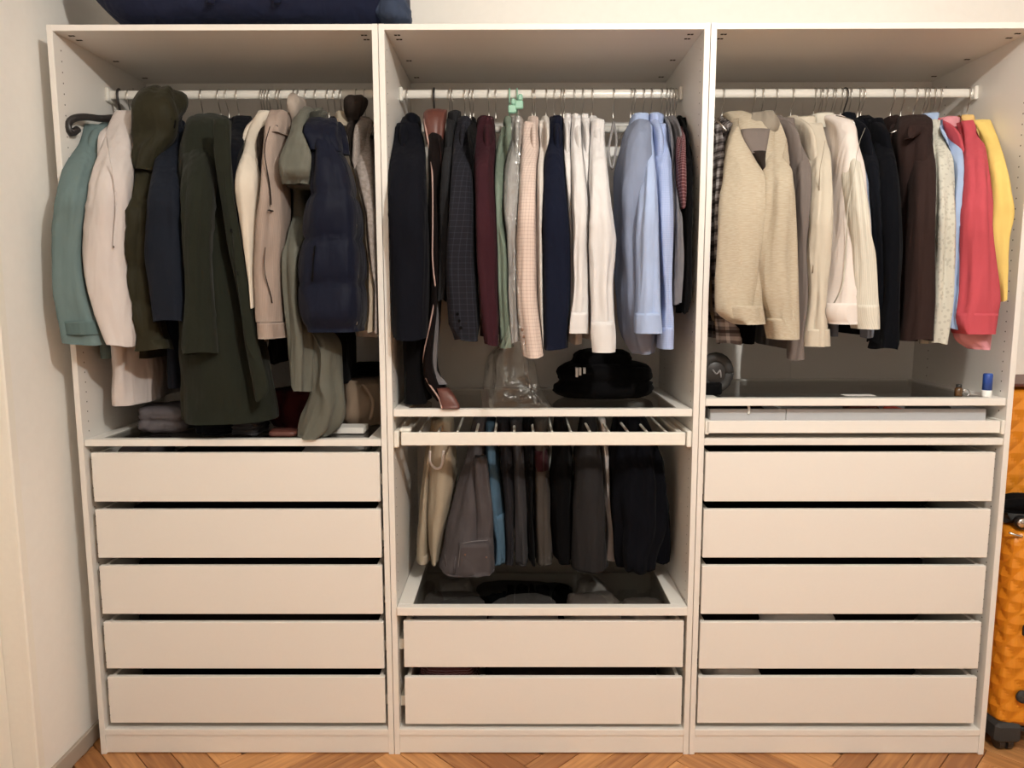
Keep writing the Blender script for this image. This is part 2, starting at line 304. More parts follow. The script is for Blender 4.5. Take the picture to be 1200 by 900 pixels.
# parquet: herringbone blocks laid one by one near the wardrobe
FY=-1.55
fl=struct(box('floor',[(RX0-.1,RX1+.1,FY,RY1+.1,-.03,-.014),(RX0-.1,RX1+.1,RY0-.1,FY,-.03,0)],'parquet_far'))
PW,PL=.085,.72
pv,pf=box_vf([(.0012,PL-.0012,.0012,PW-.0012,-.0138,0)],.0012)
pm=None; s2=math.sqrt(.5); np_=0
for i in range(-70,70):
    for j in range(-12,12):
        for kind in (0,1):
            p=i*PW+j*PL; q_=i*PW-j*PL
            if kind: q_+=PW
            wx=lambda p_,qq:(1.50+(p_-qq)*s2,(p_+qq)*s2)
            cx,cy=wx(p+PL/2,q_+PW/2) if not kind else wx(p+PW/2,q_+PL/2)
            if not(-.02+RX0<cx<3.95 and FY+.27<cy<.32) or (.1<cx<2.9 and cy>.25): continue
            if cx-.28<RX0: 
                if cx<RX0+.02: continue
            if np_>=290: continue
            if pm is None:
                o=obj('plank',pv,pf,'parquet',fl); pm=o.data
            else:
                o=bpy.data.objects.new('plank',pm); col.objects.link(o); o.parent=fl
            x_,y_=wx(p,q_) if not kind else wx(p+PW,q_)
            o.location=(x_,y_,random.uniform(-.0004,0)); o.rotation_euler=(0,0,math.pi/4+(math.pi/2 if kind else 0)); np_+=1
# pendant lamp in front of the wardrobe, above the picture
pl_=thing('pendant_lamp','white pendant ceiling lamp in the middle of the room, above the frame','lamp',(LAMP[0],LAMP[1],RH))
lathe('ceiling_rose',(LAMP[0],LAMP[1],RH-.03),[(.05,0),(.055,.012),(.055,.0295)],'gloss_trim',pl_)
tube('cord',[(LAMP[0],LAMP[1],RH-.02),(LAMP[0],LAMP[1],LAMP[2]+.16)],.004,'plastic_black',pl_)
lathe('socket',(LAMP[0],LAMP[1],LAMP[2]+.08),[(.018,0),(.022,.01),(.022,.07),(.01,.085)],'gloss_trim',pl_)
# ------------------------------------------------------------------ wardrobes
T=.018; H=2.36; D=.58; W=.998
def holes(parent,x,sgn,zs,ys):
    V=[];F=[]
    for z in zs:
        for y in ys:
            n=len(V)
            for j in range(6): V.append((x+sgn*.0006,y+.0026*math.cos(j*math.pi/3),z+.0026*math.sin(j*math.pi/3)))
            F.append(tuple(n+j for j in (range(6) if sgn<0 else range(5,-1,-1))))
    o_=off(parent); o=obj('pin_holes',[(v[0]-o_.x,v[1]-o_.y,v[2]-o_.z) for v in V],F,'hole_dark',parent); o['kind']='stuff'  # flat dark discs, their colour stands in for shade inside the holes
def drawer(w,x0,z0,z1,y,n):
    d=box('drawer',(x0+.038,x0+.965+.006,y,y+.017,z0,z1),'melamine',w,.0015)
    for sx in (x0+.045,x0+.951): box('drawer_side',(sx,sx+.012,y+.018,y+.50,z0+.012,z1-.004),'drawer_inside',d)
    box('drawer_bottom',(x0+.058,x0+.950,y+.018,y+.49,z0+.012,z0+.018),'drawer_inside',d)
    box('drawer_back',(x0+.058,x0+.950,y+.491,y+.503,z0+.012,z1-.03),'drawer_inside',d)
    for sx,ex in ((x0+T+.001,x0+.043),(x0+.966,x0+W-T-.001)): box('runner',(sx,ex,y+.03,y+.52,z0+.05,z0+.085),'rail_white',d)
    box('foot_clip',[(x0+.075,x0+.09,y+.03,y+.045,z0-.006,z0+.011),(x0+.915,x0+.93,y+.03,y+.045,z0-.006,z0+.011)],'plastic_black',d)
    return d
def glass_shelf(w,x0,z0,z1,y0,y1,fw=.030,sw=.045):
    xa,xb=x0+T+.002,x0+W-T-.002
    s=box('glass_shelf',[(xa,xb,y0,y0+fw,z0,z1),(xa,xb,y1-fw,y1,z0,z1),(xa,xa+sw,y0+fw,y1-fw,z0,z1),(xb-sw,xb,y0+fw,y1-fw,z0,z1)],'edge_band',w,.001)
    box('glass_pane',(xa+sw-.006,xb-sw+.006,y0+fw-.006,y1-fw+.006,z1-.007,z1-.002),'shelf_glass',s)
    return s
def wardrobe(i,label):
    x0=float(i)
    w=thing('wardrobe',label,'wardrobe',(x0+.499,0,0))
    for sx,sg,xx in ((x0,1,x0+T),(x0+W-T,-1,x0+W-T)):
        p=box('side_panel',(sx,sx+T,0,D-.004,0,H),'melamine',w,.0008)
        holes(p,xx,sg,[.12+.032*k for k in range(69)],(.037,.47))
    box('top_panel',(x0+T,x0+W-T,.0005,D-.004,H-T,H-.0004),'melamine',w,.0008)
    box('bottom_panel',(x0+T,x0+W-T,.0005,D-.004,.0685,.0895),'melamine',w,.0008)
    box('plinth',(x0+T,x0+W-T,.004,.020,.004,.0675),'melamine',w,.0008)
    for a,b in ((x0+T+.0005,x0+.4985),(x0+.4995,x0+W-T-.0005)): box('back_panel',(a,b,D-.010,D-.004,.09,H-T-.0005),'melamine',w)
    box('cam_cap',[(x0+a-.004,x0+a+.004,y-.004,y+.004,H-T-.0012,H-T+.0002) for a in (.045,.055,W-.045,W-.055) for y in (.045,.085,.30,.50)],'hole_dark',w)
    # oval clothes rail
    n=20; V=[];F=[]
    for xx in (x0+T+.001,x0+W-T-.001):
        for j in range(n):
            t=2*math.pi*j/n; V.append((xx-x0-.499,.29+.0075*math.cos(t),2.229+.0145*math.sin(t)))
    F=[(j,(j+1)%n,n+(j+1)%n,n+j) for j in range(n)]; r=obj('clothes_rail',V,F,'rail_white',w,True)
    for xx in (x0+T+.0005,x0+W-T-.0125): box('rail_bracket',(xx,xx+.012,.272,.308,2.205,2.25),'rail_white',r,.003)
    return w
w1=wardrobe(0,'left white open wardrobe unit crammed with coats over five drawers')
w2=wardrobe(1,'middle white open wardrobe unit with suits, shirts, a trouser rack and two drawers')
w3=wardrobe(2,'right white open wardrobe unit with cardigan, shirts and a shallow tray over five drawers')
Z5=((.112,.277),(.307,.470),(.499,.665),(.693,.856),(.883,1.045))
dw1=[drawer(w1,0,a,b,.003,k) for k,(a,b) in enumerate(Z5)]
dw3=[drawer(w3,2-.013,a,b,.003,k) for k,(a,b) in enumerate(Z5)]
dw2=[drawer(w2,1,a,b,.003,k) for k,(a,b) in enumerate(((.108,.276),(.312,.474)))]
glass_shelf(w1,0,1.067,1.089,.004,.54); glass_shelf(w2,1,1.163,1.187,.004,.54); glass_shelf(w3,2,1.197,1.221,.004,.54)
glass_shelf(w2,1,.500,.528,-.012,.52,sw=.05)
box('shelf',(2+T+.001,2+W-T-.001,.004,.56,1.069,1.091),'melamine',w3,.0008)
tube('rear_rail',[(1.02,.47,2.150),(1.979,.47,2.150)],.013,'rail_white',w2,n=10)
# pull-out trouser rack
rk=box('trouser_rack',(1.044,1.957,-.004,.012,1.070,1.112),'rail_white',w2,.002)
for sx in (1.0195,1.962): box('rack_slide',(sx,sx+.016,.0,.50,1.062,1.116),'rail_white',rk,.003)
for sx in (1.046,1.935): box('rack_rail',(sx,sx+.020,.013,.49,1.098,1.109),'rail_white',rk,.002)
box('rack_bracket',[(1.036,1.072,.02,.06,1.1095,1.122)],'rail_white',rk,.003)
for k in range(14): tube('rack_rod',[(1.095+k*.0625,.013,1.092),(1.095+k*.0625,.02,1.100),(1.095+k*.0625,.47,1.104),(1.095+k*.0625,.49,1.100)],.0045,'rail_white',rk,sub=1)
box('rack_rear_bar',(1.066,1.935,.491,.503,1.09,1.11),'rail_white',rk,.002)
# shallow pull-out tray
ty=box('pull_out_tray',(2.026,2.962,-.003,.012,1.1095,1.149),'edge_band',w3,.0015)
box('tray_base',(2.045,2.945,.0125,.50,1.112,1.118),'drawer_inside',ty)
for sx in (2.0335,2.946): box('tray_side',(sx,sx+.010,.0125,.50,1.112,1.146),'edge_band',ty)
for sx in (2.0195,2.966): box('tray_slide',(sx,sx+.012,-.003,.50,1.105,1.150),'rail_white',ty,.002)
def insert(xa,xb,label):
    t=thing('organizer_box',label,'organizer',((xa+xb)/2,.05,1.118))
    box('front_wall',(xa,xb,.040,.048,1.1185,1.181),'felt_grey',t,.0015)
    box('side_wall',(xa,xa+.006,.0485,.44,1.1185,1.176),'felt_grey',t); box('side_wall',(xb-.006,xb,.0485,.44,1.1185,1.176),'felt_grey',t)
    box('base',(xa+.0065,xb-.0065,.0485,.44,1.1185,1.122),'felt_grey',t); box('rear_wall',(xa,xb,.4405,.448,1.1185,1.176),'felt_grey',t)
insert(2.0455,2.291,'short pale grey organizer box at the left end of the shallow tray')
insert(2.2925,2.941,'long pale grey organizer box filling the rest of the shallow tray')
# ------------------------------------------------------------------ clothes
GARMENTS=[
 ('jacket','jacket','teal green jacket on a thick black hanger at the far left end of the rail','teal green jacket',(59, 'black', 0.5),[
  ("L","sleeve","teal",[(26,170,2100,57,36),(22,139,2035,51,41),(53,45,1939,47,54),(77,-29,1844,44,60),(63,-30,1757,45,60),(53,-30,1672,43,60),(53,-30,1567,52,60),(64,-30,1483,56,60),(77,-30,1403,64,60)],{"f": 0.004,"k": 3,"e": 2.8,"sl": 1}),
  ("L","body","teal",[(60,290,2149,16,40),(60,290,2127,21,85),(60,285,2094,28,145),(60,280,2049,30,181),(60,275,1929,30,195),(60,275,1696,33,195),(60,275,1344,38,195)],{"f": 0.004,"k": 5,"e": 2.6,"op": 2}),
  ("L","collar","teal",[(64,270,2086,30,69),(64,270,2111,28,66),(64,265,2130,24,60),(64,265,2136,22,57),(64,260,2132,19,51),(64,260,2096,17,48)],{"f": 0.002,"k": 3,"e": 2.2,"op": 2,"lin": 1}),
  ("L","cuff_tab","teal_dark",[(79,-45,1473,54,52),(85,-45,1433,56,52)],{"f": 0,"k": 4,"e": 2.8}),
 ]),
 ('overshirt','shirt','pale off-white cotton overshirt with a long shaded hem, hanging next to the teal jacket','off-white overshirt',(94, 'wire', 0.25),[
  ("L","sleeve","offwhite",[(153,160,2141,39,33),(143,141,2089,44,36),(160,74,2009,47,45),(184,-17,1912,54,55),(178,-40,1825,57,55),(165,-40,1756,61,55),(156,-40,1671,64,55),(159,-40,1580,63,55),(176,-40,1483,53,55),(195,-40,1398,39,55)],{"f": 0.004,"k": 4,"e": 2.3,"sl": 1}),
  ("L","body","offwhite",[(95,290,2149,16,40),(95,290,2127,21,85),(98,285,2094,28,145),(103,280,2049,30,205),(116,250,1929,30,220),(130,250,1621,33,220),(130,250,1193,38,220)],{"f": 0.009,"k": 4,"e": 2.6,"op": 2}),
  ("L","collar","offwhite",[(119,270,2112,30,69),(119,270,2132,28,66),(119,265,2146,24,60),(119,265,2152,22,57),(119,260,2148,19,51),(119,260,2120,17,48)],{"f": 0.002,"k": 3,"e": 2.2,"op": 2,"lin": 1}),
  ("T","placket","offwhite",[(287,-85,2017),(268,-85,1882),(248,-85,1694)],2.2),
 ]),
 ('parka','jacket','dark olive quilted parka with its big hood sticking up above the rail','dark olive parka',(170, 'wire', 0.2),[
  ("L","sleeve","olive_puff",[(209,200,2101,45,33),(206,163,2026,42,38),(226,85,1945,44,49),(251,0,1803,40,55),(238,0,1673,39,55),(237,0,1567,36,55),(249,0,1460,47,55),(268,0,1382,58,55)],{"f": 0.005,"k": 4,"e": 2.3,"q": 0.11,"sl": 1}),
  ("L","body","olive_puff",[(171,290,2149,16,40),(171,290,2127,21,85),(172,285,2094,28,145),(173,280,2049,30,181),(177,275,1929,30,195),(181,275,1696,33,195),(181,275,1344,38,195)],{"f": 0.004,"k": 5,"e": 2.6,"op": 2,"q": 0.1}),
  ("L","hood","olive_puff",[(258,200,2223,27,50),(260,180,2202,52,80),(267,160,2168,65,100),(270,150,2128,74,110),(272,150,2090,78,110),(265,150,2053,79,100),(244,120,1999,55,90),(233,80,1939,44,70)],{"f": 0.01,"k": 5,"e": 2.3}),
  ("T","hood_seam","black_cloth",[(305,96,2183),(328,74,2126),(358,72,2074)],3.0),
  ("T","drawcord","black_cloth",[(352,60,2148),(352,59,2097)],2.0),
 ]),
 ('softshell_jacket','jacket','smooth dark navy softshell jacket with a stand collar, in front of the olive parka','navy softshell jacket',(249, 'wire', 0.2),[
  ("L","sleeve","navy_soft",[(282,155,2075,50,33),(295,124,2018,43,37),(316,72,1969,39,44),(356,-45,1842,47,55),(352,-45,1755,53,55),(350,-45,1671,59,55),(357,-45,1567,57,55),(359,-45,1473,54,55)],{"f": 0.003,"k": 3,"e": 2.6,"sl": 1}),
  ("L","body","navy_soft",[(249,290,2149,16,40),(249,290,2127,21,85),(252,285,2094,28,145),(257,280,2049,30,181),(267,275,1929,30,195),(279,275,1647,33,195),(279,275,1245,38,195)],{"f": 0.004,"k": 5,"e": 2.6,"op": 2}),
  ("L","collar","navy_soft",[(254,270,2061,56,92),(254,270,2086,52,88),(254,265,2105,45,80),(254,265,2111,40,76),(254,260,2107,35,68),(254,260,2071,32,64)],{"f": 0.002,"k": 3,"e": 2.2,"op": 2,"lin": 1}),
 ]),
 ('wool_coat','coat','long dark olive-green wool coat, its front panel flaring almost to the shelf','long olive wool coat',(342, 'grey', 0.35),[
  ("L","body","olive_wool",[(399,240,2140,55,70),(415,180,2096,65,120),(421,140,1981,77,130),(425,120,1861,86,140),(436,110,1678,103,140),(444,100,1539,115,140),(451,90,1400,125,140),(459,90,1259,139,140),(465,90,1147,148,140)],{"f": 0.006,"k": 4,"e": 2.3,"op": 1}),
  ("L","sleeve","olive_wool",[(411,140,2115,30,33),(403,117,2057,38,36),(438,2,1932,43,51),(454,-60,1797,40,55),(446,-60,1670,36,55),(446,-60,1541,35,55),(440,-60,1436,46,55),(434,-60,1376,54,55)],{"f": 0.004,"k": 4,"e": 2.3,"sl": 1}),
  ("L","lapel","olive_wool",[(537,-50,2070,27,18),(537,-50,1973,27,18),(548,-50,1841,25,18),(565,-50,1696,27,18),(587,-50,1541,24,18),(599,-50,1409,25,18),(626,-50,1222,27,18)],{"f": 0.001,"k": 4,"e": 2.3}),
  ("L","collar","olive_wool",[(397,270,2100,50,69),(397,270,2125,46,66),(397,265,2144,40,60),(397,265,2150,36,57),(397,260,2146,31,51),(397,260,2110,28,48)],{"f": 0.002,"k": 3,"e": 2.2,"op": 2,"lin": 1}),
  ("D","button","black_cloth",[(563,-70,1745),(585,-69,1618)],6.0),
 ]),
 ('jacket','jacket','blue-black jacket, only its shoulder showing between the long olive coat and a cream fleece','blue-black jacket',(465, 'wire', 0.2),[
  ("L","sleeve","black_navy",[(508,230,2140,36,33),(524,160,2079,40,43),(558,30,1988,32,55),(547,30,1910,21,55),(547,30,1780,17,55)],{"f": 0.005,"k": 4,"e": 2.3,"sl": 1}),
  ("L","body","black_navy",[(465,290,2149,16,40),(465,290,2127,21,85),(465,285,2094,19,145),(465,280,2049,20,102),(465,360,1929,20,110),(465,360,1718,22,110),(465,360,1388,25,110)],{"f": 0.004,"k": 5,"e": 2.6,"op": 2}),
  ("L","collar","black_navy",[(494,270,2091,30,69),(494,270,2116,28,66),(494,265,2135,24,60),(494,265,2141,22,57),(494,260,2137,19,51),(494,260,2101,17,48)],{"f": 0.002,"k": 3,"e": 2.2,"op": 2,"lin": 1}),
 ]),
 ('fleece_jacket','jacket','cream fleece jacket with one smooth sleeve showing, hanging behind the olive coat','cream fleece jacket',(547, 'wire', 0.2),[
  ("L","sleeve","cream_fleece",[(593,190,2147,27,33),(574,164,2093,29,37),(582,78,2009,24,48),(593,-10,1897,35,55),(594,-10,1794,30,55),(595,-10,1698,20,55),(598,-10,1593,12,55),(600,-10,1514,9,55)],{"f": 0.002,"k": 3,"e": 2.2,"sl": 1}),
  ("L","body","cream_fleece",[(547,290,2149,16,40),(547,290,2127,21,85),(547,285,2094,19,145),(547,280,2049,20,181),(547,275,1929,20,195),(547,275,1724,22,195),(547,275,1400,25,195)],{"f": 0.004,"k": 5,"e": 2.6,"op": 2}),
  ("L","collar","cream_fleece",[(583,270,2097,30,69),(583,270,2122,28,66),(583,265,2141,24,60),(583,265,2147,22,57),(583,260,2143,19,51),(583,260,2107,17,48)],{"f": 0.002,"k": 3,"e": 2.2,"op": 2,"lin": 1}),
 ]),
 ('jacket','jacket','thin strip of a dark brown jacket between the cream fleece and the corduroy jacket','dark brown strip jacket',(576, 'wire', 0.1),[
  ("L","sleeve","brown_dark",[(590,240,2136,19,24),(623,80,2036,16,39),(627,40,1938,16,40),(617,40,1833,16,40)],{"f": 0.005,"k": 4,"e": 2.3,"sl": 1}),
  ("L","body","black_cloth",[(576,290,2149,16,40),(576,290,2127,21,85),(576,285,2094,17,145),(576,280,2049,18,163),(576,295,1929,18,175),(576,295,1683,20,175),(576,295,1317,22,175)],{"f": 0.004,"k": 5,"e": 2.6,"op": 2}),
 ]),
 ('corduroy_jacket','jacket','tan corduroy jacket with stand-up zip collar and band hem','tan corduroy jacket',(602, 'wire', 0.15),[
  ("L","body","corduroy",[(657,130,2123,30,50),(663,80,2075,32,80),(663,60,1993,32,90),(661,40,1898,33,100),(658,30,1824,37,100),(647,30,1740,42,100),(641,30,1674,40,100),(635,30,1567,39,100),(636,30,1469,42,100)],{"f": 0.005,"k": 4,"e": 2.3,"op": 1}),
  ("L","hem_band","corduroy",[(639,25,1467,44,103),(640,25,1418,44,103)],{"f": 0.003,"k": 4,"e": 2.3}),
  ("T","zipper","brown_dark",[(701,-68,2048),(701,-68,1995),(701,-68,1920),(698,-65,1821)],3.0),
  ("L","collar","corduroy",[(661,120,2131,25,40),(667,90,2098,31,60),(672,50,2043,33,70)],{"f": 0.003,"k": 4,"e": 2.3}),
  ("T","yoke_seam","brown_dark",[(651,-72,1813),(679,-57,1804),(728,-80,1804)],1.8),
  ("T","pocket_seam","brown_dark",[(711,-80,1694),(685,-80,1643),(664,-54,1528)],1.8),
  ("D","snap","black_cloth",[(683,-3,2060)],6.0),
 ]),
 ('hooded_jacket','jacket','beige hooded jacket, its pointed hood rising to the rail above the grey-olive puffer','beige hooded jacket',(660, 'wire', 0.1),[
  ("L","hood","beige_pink",[(688,200,2203,10,30),(697,180,2177,25,60),(704,170,2148,33,70),(706,180,2117,39,70),(696,200,2086,31,60)],{"f": 0.004,"k": 3,"e": 2.3}),
  ("L","body","beige_pink",[(661,290,2149,16,40),(661,290,2127,21,85),(661,285,2094,15,145),(661,280,2049,16,116),(661,345,1929,16,125),(661,345,1749,18,125),(661,345,1449,20,125)],{"f": 0.004,"k": 5,"e": 2.6,"op": 2}),
 ]),
 ('puffer_jacket','jacket','grey-olive puffer jacket with a bulging hood and crumpled sleeve trailing to the shelf','grey-olive puffer jacket',(701, 'wire', 0.1),[
  ("L","hood","grey_olive",[(760,160,2145,33,50),(774,80,2095,46,80),(777,20,2024,55,90),(765,0,1957,63,90),(759,-10,1909,62,90),(754,10,1884,50,70)],{"f": 0.01,"k": 5,"e": 2.3,"q": 0.05}),
  ("L","sleeve","grey_olive",[(687,220,1924,40,33),(689,178,1849,41,39),(711,77,1757,38,52),(718,20,1673,39,55),(717,20,1553,35,55),(725,20,1432,34,55),(724,20,1336,31,55),(723,20,1248,26,55)],{"f": 0.007,"k": 4,"e": 2.3,"sl": 1}),
  ("L","sleeve","grey_olive",[(790,60,1443,50,60),(793,60,1360,44,60),(795,60,1290,43,60),(795,60,1228,49,60),(784,60,1172,56,60),(766,60,1120,60,60),(743,60,1089,38,60)],{"f": 0.009,"k": 4,"e": 2.3}),
  ("L","body","grey_olive",[(702,290,2149,16,40),(702,290,2127,21,85),(703,285,2094,28,145),(704,280,2049,30,181),(708,275,1929,30,195),(712,275,1731,33,195),(712,275,1413,38,195)],{"f": 0.004,"k": 5,"e": 2.6,"op": 2,"q": 0.1}),
 ]),
 ('puffer_vest','vest','navy blue quilted down vest with snaps along its edge','navy down vest',(774, 'wire', 0.1),[
  ("L","body","navy_puff",[(808,80,2075,49,50),(832,20,1998,48,80),(850,0,1931,53,90),(854,-10,1840,75,100),(848,-10,1750,88,100),(843,-10,1672,97,100),(837,-10,1553,103,100),(840,-10,1481,98,100),(845,0,1438,86,90)],{"f": 0.004,"k": 5,"e": 2.7,"q": 0.135}),
  ("L","collar","navy_puff",[(799,100,2100,38,50),(806,60,2065,58,70),(817,30,2023,56,80),(829,20,1985,45,60)],{"f": 0.014,"k": 6,"e": 2.3}),
  ("T","pocket_zip","black_cloth",[(817,-111,1697),(810,-110,1647),(805,-110,1592)],3.0),
  ("D","snap","metal",[(932,-50,1759),(935,-57,1608),(929,-59,1465)],6.0),
  ("T","edge_binding","navy_soft",[(882,-41,1974),(917,-46,1886),(934,-34,1773),(940,-32,1618),(934,-23,1447)],3.0),
 ]),
 ('jacket','jacket','black jacket behind the navy down vest, only its dark hem showing below','black jacket behind the vest',(797, 'wire', 0.1),[
  ("L","body","black_cloth",[(798,290,2149,16,40),(798,290,2127,21,85),(798,285,2094,21,145),(798,280,2049,22,140),(798,290,1929,22,150),(798,290,1647,24,150),(798,290,1246,27,150)],{"f": 0.004,"k": 5,"e": 2.6,"op": 2}),
 ]),
 ('shirt','shirt','beige cotton shirt, its collar and hem showing behind the navy down vest','beige cotton shirt',(818, 'wire', 0.1),[
  ("L","sleeve","beige",[(838,270,2148,35,24),(853,238,2080,27,27),(893,111,1948,25,39),(919,70,1783,25,40),(933,70,1621,28,40),(922,70,1434,37,40)],{"f": 0.004,"k": 4,"e": 2.3,"sl": 1}),
  ("L","body","beige",[(818,290,2149,16,40),(818,290,2127,21,85),(818,285,2094,19,145),(818,280,2049,20,181),(818,275,1929,20,195),(818,275,1741,22,195),(818,275,1433,25,195)],{"f": 0.004,"k": 5,"e": 2.6,"op": 2}),
  ("L","collar","beige",[(838,270,2108,38,69),(838,270,2133,34,66),(838,265,2152,30,60),(838,265,2158,27,57),(838,260,2154,23,51),(838,260,2118,21,48)],{"f": 0.002,"k": 3,"e": 2.2,"op": 2,"lin": 1}),
 ]),
 ('hooded_jacket','jacket','dark brown hooded jacket behind the tweed one, only the hood showing near the unit divider','dark brown hooded jacket',(870, 'wire', 0.1),[
  ("L","hood","brown_dark",[(881,240,2208,29,30),(883,220,2186,38,60),(883,220,2153,40,60),(881,240,2122,32,50)],{"f": 0.004,"k": 4,"e": 2.3}),
  ("L","body","brown_dark",[(871,290,2149,16,40),(871,290,2127,21,85),(871,285,2094,15,145),(871,280,2049,16,181),(871,275,1929,16,195),(871,275,1752,18,195),(871,275,1455,20,195)],{"f": 0.004,"k": 5,"e": 2.6,"op": 2}),
 ]),
 ('tweed_jacket','jacket','grey-beige tweed jacket against the right side of the left unit','grey-beige tweed jacket',(899, 'wire', 0.1),[
  ("L","sleeve","tweed",[(889,260,2135,26,27),(900,225,2063,26,31),(927,111,1948,26,43),(946,60,1808,22,45),(955,60,1675,18,45),(961,60,1553,16,45),(964,60,1429,11,45)],{"f": 0.003,"k": 4,"e": 2.3,"sl": 1}),
  ("L","body","tweed",[(900,290,2149,16,40),(900,290,2127,21,85),(900,285,2094,15,145),(900,280,2049,16,181),(900,275,1929,16,195),(900,275,1731,18,195),(900,275,1413,20,195)],{"f": 0.004,"k": 5,"e": 2.6,"op": 2}),
  ("L","collar","tweed",[(898,270,2089,30,69),(898,270,2114,28,66),(898,265,2133,24,60),(898,265,2139,22,57),(898,260,2135,19,51),(898,260,2099,17,48)],{"f": 0.002,"k": 3,"e": 2.2,"op": 2,"lin": 1}),
 ]),
 ('suit_jacket','jacket','navy suit jacket at the left end of the middle rail, dark trousers hung under it','navy suit jacket',(1045, 'wire', 0.1),[
  ("L","sleeve","navy_suit",[(1059,180,2106,34,33),(1060,156,2050,54,36),(1075,46,1938,56,51),(1084,-20,1800,58,55),(1085,-20,1671,58,55),(1083,-20,1540,54,55),(1082,-20,1415,51,55)],{"f": 0.003,"k": 3,"e": 2.6,"sl": 1}),
  ("L","body","navy_suit",[(1046,290,2149,16,40),(1046,290,2127,21,85),(1049,285,2094,25,145),(1053,280,2049,26,181),(1064,275,1929,26,195),(1076,275,1738,29,195),(1076,275,1427,32,195)],{"f": 0.004,"k": 5,"e": 2.6,"op": 2}),
  ("L","collar","navy_suit",[(1064,270,2100,30,69),(1064,270,2125,28,66),(1064,265,2144,24,60),(1064,265,2150,22,57),(1064,260,2146,19,51),(1064,260,2110,17,48)],{"f": 0.002,"k": 3,"e": 2.2,"op": 2,"lin": 1}),
  ("L","hanging_trousers","black_cloth",[(1075,160,1438,37,120),(1076,160,1308,35,120),(1080,160,1196,41,120)],{"f": 0.004,"k": 4,"e": 2.3}),
 ]),
 ('leather_coat','coat','long black coat with brown leather collar and wavy piped edge trailing onto the glass shelf','leather-trimmed coat',(1135, 'black', 0.1),[
  ("L","body","black_brown",[(1149,200,2099,31,60),(1156,140,2006,24,80),(1154,120,1841,19,80),(1157,100,1676,17,80),(1155,90,1552,13,80),(1139,80,1400,15,70),(1131,80,1310,20,60),(1153,80,1245,28,50),(1185,60,1205,25,30)],{"f": 0.003,"k": 4,"e": 2.3,"op": 1}),
  ("L","leather_collar","leather",[(1153,190,2151,35,30),(1150,170,2131,39,40),(1150,150,2083,32,40),(1151,140,2038,26,30)],{"f": 0.002,"k": 4,"e": 3}),
  ("L","leather_hem","leather",[(1177,30,1252,19,20),(1194,20,1225,27,25),(1206,10,1191,33,20)],{"f": 0,"k": 4,"e": 3}),
  ("T","piping","leather_pale",[(1118,133,2112),(1149,53,1952),(1152,31,1779),(1151,20,1672),(1157,11,1593),(1161,16,1566),(1144,8,1472),(1116,30,1362),(1107,69,1311),(1133,30,1266),(1168,10,1218),(1177,-6,1188)],2.8),
  ("T","piping","leather",[(1197,40,2065),(1176,84,1943),(1174,55,1781),(1169,37,1673),(1161,16,1571)],4.0),
  ("L","lining","grey_mid",[(1155,55,1552,7,12),(1157,55,1470,10,12),(1146,55,1374,17,12),(1142,55,1304,14,12),(1169,55,1262,25,12)],{"f": 0.001,"k": 4,"e": 2.3}),
 ]),
 ('jacket','jacket','dark grey jacket with its collar on a wooden hanger, left of the charcoal check blazer','dark grey jacket',(1197, 'wood', 0.1),[
  ("L","sleeve","grey_dark",[(1214,250,2160,20,24),(1210,222,2104,26,27),(1202,58,1939,22,40),(1194,50,1780,23,40),(1186,50,1674,22,40),(1176,50,1533,11,40)],{"f": 0.003,"k": 4,"e": 2.3,"sl": 1}),
  ("L","body","grey_dark",[(1197,290,2149,16,40),(1197,290,2127,21,85),(1197,285,2094,15,145),(1197,280,2049,16,181),(1197,275,1929,16,195),(1197,275,1793,18,195),(1197,275,1538,20,195)],{"f": 0.004,"k": 5,"e": 2.6,"op": 2}),
  ("L","collar","grey_dark",[(1210,270,2108,30,69),(1210,270,2133,28,66),(1210,265,2152,24,60),(1210,265,2158,22,57),(1210,260,2154,19,51),(1210,260,2118,17,48)],{"f": 0.002,"k": 3,"e": 2.2,"op": 2,"lin": 1}),
 ]),
 ('blazer','jacket','charcoal checked blazer, fourth hanger from the left in the middle unit','charcoal checked blazer',(1240, 'wire', 0.1),[
  ("L","sleeve","charcoal_check",[(1247,200,2126,24,33),(1242,162,2051,34,38),(1244,52,1938,34,52),(1244,0,1802,38,55),(1241,0,1671,45,55),(1247,0,1539,47,55),(1254,0,1411,47,55)],{"f": 0.003,"k": 4,"e": 2.6,"sl": 1}),
  ("L","body","charcoal_check",[(1241,290,2149,16,40),(1241,290,2127,21,85),(1241,285,2094,17,145),(1241,280,2049,18,181),(1241,275,1929,18,195),(1241,275,1731,20,195),(1241,275,1413,22,195)],{"f": 0.004,"k": 5,"e": 2.6,"op": 2}),
  ("L","collar","charcoal_check",[(1244,270,2086,30,69),(1244,270,2111,28,66),(1244,265,2130,24,60),(1244,265,2136,22,57),(1244,260,2132,19,51),(1244,260,2096,17,48)],{"f": 0.002,"k": 3,"e": 2.2,"op": 2,"lin": 1}),
  ("D","cuff_button","black_cloth",[(1233,-56,1493),(1238,-56,1472),(1243,-57,1451)],5.0),
 ]),
 ('jacket','jacket','black jacket squeezed between the charcoal blazer and the burgundy one','black jacket',(1258, 'wire', 0.0),[
  ("L","sleeve","black_cloth",[(1261,260,2139,16,21),(1277,60,2018,9,35),(1277,60,1887,8,35)],{"f": 0.005,"k": 4,"e": 2.3,"sl": 1}),
  ("L","body","black_cloth",[(1258,290,2149,16,40),(1258,290,2127,21,85),(1258,285,2094,13,145),(1258,280,2049,14,181),(1258,275,1929,14,195),(1258,275,1738,15,195),(1258,275,1427,18,195)],{"f": 0.004,"k": 5,"e": 2.6,"op": 2}),
